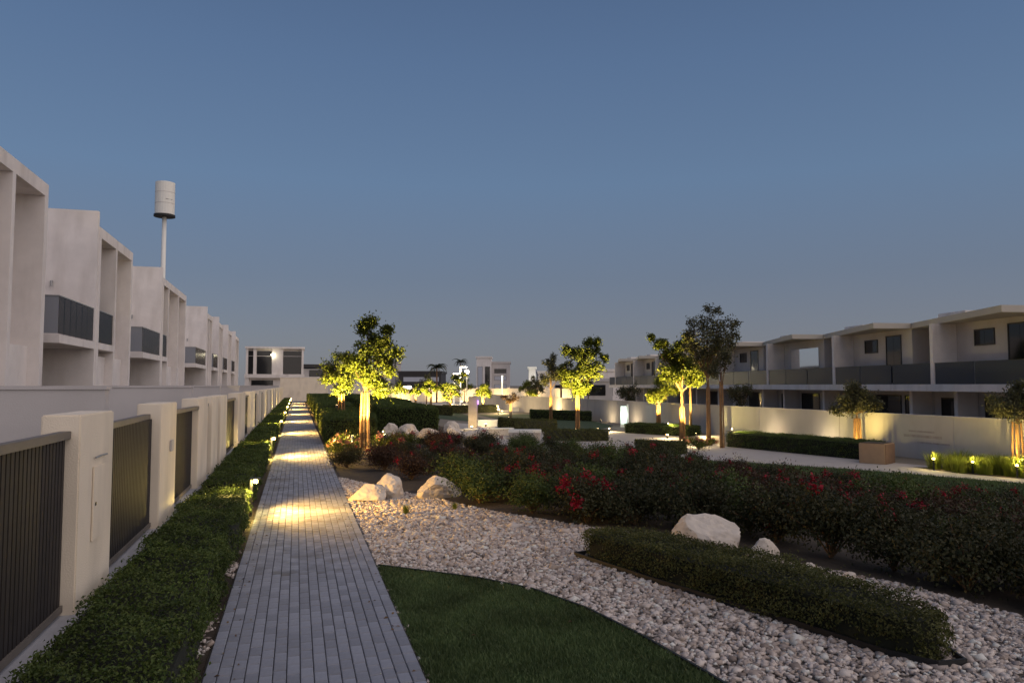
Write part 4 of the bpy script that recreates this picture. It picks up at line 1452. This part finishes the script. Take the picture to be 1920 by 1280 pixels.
for k, (x, y) in enumerate(((14.5, 112), (17.5, 132), (21.8, 108), (20.2, 140), (25.6, 96), (27.6, 128), (31.5, 104), (33, 136), (37, 110), (40, 126), (22.5, 84), (26.5, 78))):
    t = thing('ground_light', 'small warm ground light far across the garden', 'light', (x, y, -1.13), 0, 'far ground lights')
    MB().tube([(0, 0, 0), (0, 0, .5)], .06, 8).build('post', M['dark_metal'], t)
    MB().tube([(0, 0, .502), (0, 0, .66)], .12, 8).build('lens', M['warm_glow'], t)
    point(t, (0, 0, .9), 45, (1, .72, .32), .1)

for k, (x, y, w, lab) in enumerate(((21.9, 50.6, 26, 'ground light at the plaza edge below the lit hedge'), (22.7, 43.2, 26, 'ground light on the pale path left of the tree cluster'),
                                    (22.7, 38.3, 7, 'ground light at the seat block in the tree cluster'), (21.2, 36.9, 10, 'ground light before the tree cluster'))):
    t = thing('ground_light', lab, 'light', (x, y, gz(x) + .01), 0, 'ground lights of the plaza')
    MB().tube([(0, 0, 0), (0, 0, .22)], .05, 8).build('post', M['dark_metal'], t)
    MB().tube([(0, 0, .222), (0, 0, .26)], .06, 8).build('lens', M['warm_glow'], t)
    point(t, (0, 0, .40), w, (1, .74, .34), .06)
uplight(24.3, 46.2, (24.9, 45.0, -.62), 16, 'spotlight skimming the right end of the lit hedge', 110, (1, .8, .25), -.52)
uplight(23.6, 37.3, (24.2, 34.8, -.42), 16, 'spotlight skimming the top of the long hedge', 100, (1, .8, .25), -.40)
t = thing('seat_block', 'low stone seat block lit among the staked trees of the cluster', 'bench', (23.2, 38.9, -1.14), RAD(-12))
box('seat', M['plaster_beige'], -.75, .75, -.3, .3, .34, .46, t, .01)
box('base', M['plaster_beige'], -.7, .7, -.26, .26, 0, .338, t)
for k, (x, y, sc) in enumerate(((21.4, 38.2, .75), (22.5, 37.6, .7), (20.3, 35.2, 1.0), (23.9, 39.6, .7))):
    dup(lit, (x, y, gz(x)), k * 1.3, 'lit shrub at the foot of the tree cluster, %s of four from the left' % ['second', 'third', 'first', 'fourth'][k], sc)['group'] = 'shrubs at the tree cluster'

# path lights: a post with a hooded head, standing in a gap of the hedge
proto = None
for k, yy in enumerate(LAMPY):
    lab = 'lit hooded path light at the hedge, %s along the path' % (['nearest'] + ordn[1:])[k]
    if proto is None:
        t = proto = thing('path_light', lab, 'path light', (-.71, yy, 0), 0, 'path lights along the hedge')
        box('post', M['dark_metal'], -.04, .0, -.03, .03, 0, .63, t)
        box('hood', M['dark_metal'], -.045, .13, -.07, .07, .632, .66, t, .004)
        MB().tube([(.05, 0, .575), (.05, 0, .629)], .038, 10).build('lens', M['warm_glow'], t)
    else:
        t = dup(proto, (-.71, yy, 0), 0, lab)
    w = 15 if k < 4 else 20
    spot(t, (.055, .0, .585), (.10, -.02, 0), w * .35, 163, (1, .58, .15), .25, .03)
    for sy in (-1, 1):
        spot(t, (.10, .02 * sy, .59), (1.0, .50 * sy - .05, .21), w * 3.3, 98, (1, .55, .13), .85, .035)
    spot(t, (.02, -.06, .61), (-.22, -.38, .34), w * 2.5, 78, (1, .74, .18), .7, .02)
    point(t, (.04, -.065, .598), w * .42, (1, .72, .20), .02)

# monolith, seats, sign, planter
t = thing('monolith', 'tan stone monolith with a purple light near its top', 'monolith', (9.94, 42.7, gz(9.94)), RAD(-18))
box('slab', M['stone_slab'], -.30, .22, -.2, .2, 0, 1.95, t, .02)
MB().tube([(.235, -.1, 1.62), (.29, -.1, 1.62)], .11, 12).build('lamp', M['purple_glow'], t)
point(t, (.42, -.25, 1.6), 1.2, (.45, .2, 1), .06)
t = thing('bench', 'long pale stone bench block in the middle of the plaza', 'bench', (10.9, 35.6, gz(10.9)), RAD(-22))
box('seat', M['white_paint'], -.8, .8, -.28, .28, .38, .52, t, .01)
box('base', M['paving'], -.76, .76, -.24, .24, 0, .378, t)
t = thing('bench', 'white lit bench beside the monolith', 'bench', (13.0, 51.6, gz(13)), RAD(-10))
box('seat', M['white_paint'], -.75, .75, -.3, .3, .36, .5, t, .01)
box('base', M['white_paint'], -.7, .7, -.25, .25, 0, .358, t)
t = thing('seat_wall', 'low pale kerb wall curving below the monolith', 'wall', (9.7, 38.2, gz(9.7) - .05), RAD(-4))
box('wall_body', M['paving'], -1.3, 1.3, -.18, .18, 0, .34, t)
box('coping', M['white_paint'], -1.33, 1.33, -.21, .21, .342, .39, t, .008)
t = thing('sign', 'white illuminated sign panel standing by the lit hedge', 'sign', (25.7, 56.4, -1.15), RAD(-20))
box('panel', M['sign_glow'], -.24, .24, -.04, .04, .25, 1.7, t)
box('frame', M['white_paint'], .27, .40, -.07, .07, 0, 1.85, t)
box('base', M['white_paint'], -.26, .24, -.08, .08, 0, .24, t)
point(t, (0, -.4, 1.0), 3, (.8, 1, .86), .2)
t = thing('planter', 'brown cube planter at the end of the long hedge', 'planter', (24.5, 27.3, -1.15), RAD(28))
box('planter_body', M['tan_planter'], -.55, .55, -.55, .55, 0, .88, t, .02)
box('front_panel', M['brown_planter'], -.53, .53, -.575, -.555, .02, .86, t)
box('soil', M['soil'], -.48, .48, -.48, .48, .882, .9, t)
t = thing('low_wall', 'pale low wall block beyond the middle of the plaza', 'wall', (30.0, 94.0, -1.15), RAD(10))
box('wall_body', M['white_paint'], -3.2, 3.2, -.25, .25, 0, .5, t)
box('coping', M['white_paint'], -3.25, 3.25, -.3, .3, .502, .56, t)


# ------------------------------------------------------------------ far things
def street_lamp(label, x, y, h, arm, w=60, glow='post_glow'):
    t = thing('street_lamp', label, 'street lamp', (x, y, -1.15), 0, 'far street lamps')
    MB().tube([(0, 0, 0), (0, 0, h)], [.14, .11], 8).build('pole', M[glow], t)
    if arm:
        box('head', M['white_glow'], -.1, arm, -.12, .12, h, h + .12, t)
    point(t, (arm or .3, -.4, h - .3), w, (1, .88, .6), .1)
    return t


street_lamp('tall far street lamp with a short arm', 25.7, 120, 6.3, 1.0)
street_lamp('shorter street lamp left of the tall far one', 24.6, 120, 5.2, .8)
street_lamp('white lit lamp column above the monolith', 33.3, 122, 5.0, 0, 30)
street_lamp('white lit lamp column right of the pale tower', 48.0, 128, 4.2, 0, 30)
t = thing('flood_lamp', 'bright round flood lamp glowing over the lit tree', 'lamp', (29.0, 130, -1.15))
MB().tube([(0, 0, 0), (0, 0, 5.6)], .08, 8).build('pole', M['grey_metal'], t)
bm = bmesh.new()
bmesh.ops.create_icosphere(bm, subdivisions=2, radius=.42)
me = bpy.data.meshes.new('globe')
bm.to_mesh(me)
bm.free()
me.materials.append(M['white_glow'])
g = link(bpy.data.objects.new('globe', me), t)
g.location = (0, 0, 5.75)
point(t, (0, -.8, 5.6), 90, (1, .86, .55), .2)


def far_block(name, label, x0, x1, y, z1, m='plaster_grey', depth=12, win=(), roof=None, cat='building', group='buildings beyond the far wall'):
    t = thing(name, label, cat, (x0, y, -1.15), RAD(-16), group)
    w = (x1 - x0)
    box('wall', M[m], 0, w, 0, depth, 0, z1 + 1.15, t)
    box('roof', M[roof or m], -.25, w + .25, -.25, depth + .25, z1 + 1.152, z1 + 1.7, t)
    for (a, b, c, d, mm) in win:
        f = box('window', M['frame_dark'], a * w - .08, b * w + .08, -.06, -.004, c - .08, d + .08, t)
        box('pane', M[mm], a * w, b * w, -.09, -.062, c, d, f)
    return t


far_block('low_building', 'low dark building with a pale band behind the far wall', 24.0, 34.5, 185, 5.2, 'frame_dark', 14, ((.12, .95, 4.3, 5.4, 'far_blue'), (.1, .3, 2.2, 3.2, 'white_glow'), (.72, .8, 2.2, 3.2, 'white_glow')))
far_block('house', 'dark cubic house behind the first staked tree', 20.5, 24.5, 195, 8.0, 'plaster_grey', 10)
far_block('tower_block', 'pale tower block with balconies above the far wall', 52.5, 57, 222, 10.5, 'plaster', 10, ((.1, .4, 3, 9, 'far_blue'), (.6, .9, 3, 9, 'window')))
far_block('apartment_block', 'lower pale block joined right of the tower block', 57.5, 63.5, 224, 9.0, 'plaster_grey', 10, ((.2, .8, 2.5, 3.6, 'far_blue'), (.2, .8, 5, 6.1, 'far_blue'), (.2, .8, 7.2, 8.4, 'window')))
far_block('gate_column', 'tall white lit column beside the grey box building', 55.5, 57.2, 178, 6.3, 'white_paint', 3)
far_block('box_building', 'grey box building right of the lit column', 58.6, 66.5, 180, 5.3, 'plaster_grey', 10, ((.55, .95, 1.6, 3.4, 'window'),))
far_block('house', 'dark windowed house right of the far lit wall', 46.5, 53, 122, 2.9, 'plaster_grey', 8, ((.1, .8, 1.7, 3.4, 'window'),))
far_block('house', 'far pale flat roofed house between the middle tree and the villas', 62, 72, 150, 5.2, 'plaster', 10, ((.1, .35, 1.2, 3.4, 'window'), (.55, .9, 1.2, 3.4, 'window'), (.6, .85, 4.0, 4.9, 'window')))
far_block('house', 'far grey flat roofed house left of the distant villas', 74, 84, 160, 5.6, 'plaster_grey', 10, ((.1, .4, 1.2, 3.4, 'window'), (.6, .9, 1.2, 3.4, 'window')))
far_block('house', 'far low white house behind the big dark hedge', 12.5, 19.5, 178, 3.4, 'plaster', 10, ((.1, .4, .6, 2.4, 'window'), (.6, .9, .6, 2.4, 'warm_window')))
point(thing('gate_lamp', 'lamp at the far white column', 'lamp', (54.8, 172, -1.15)), (0, 0, 3), 140, (1, .93, .8), .3)
bpy.data.objects['gate_lamp'].name = 'gate_lamp'
MB().tube([(0, 0, 0), (0, 0, 2.6)], .06, 6).build('post', M['dark_metal'], bpy.data.objects['gate_lamp'])
box('head', M['white_glow'], -.15, .15, -.15, .15, 2.602, 2.8, bpy.data.objects['gate_lamp'])
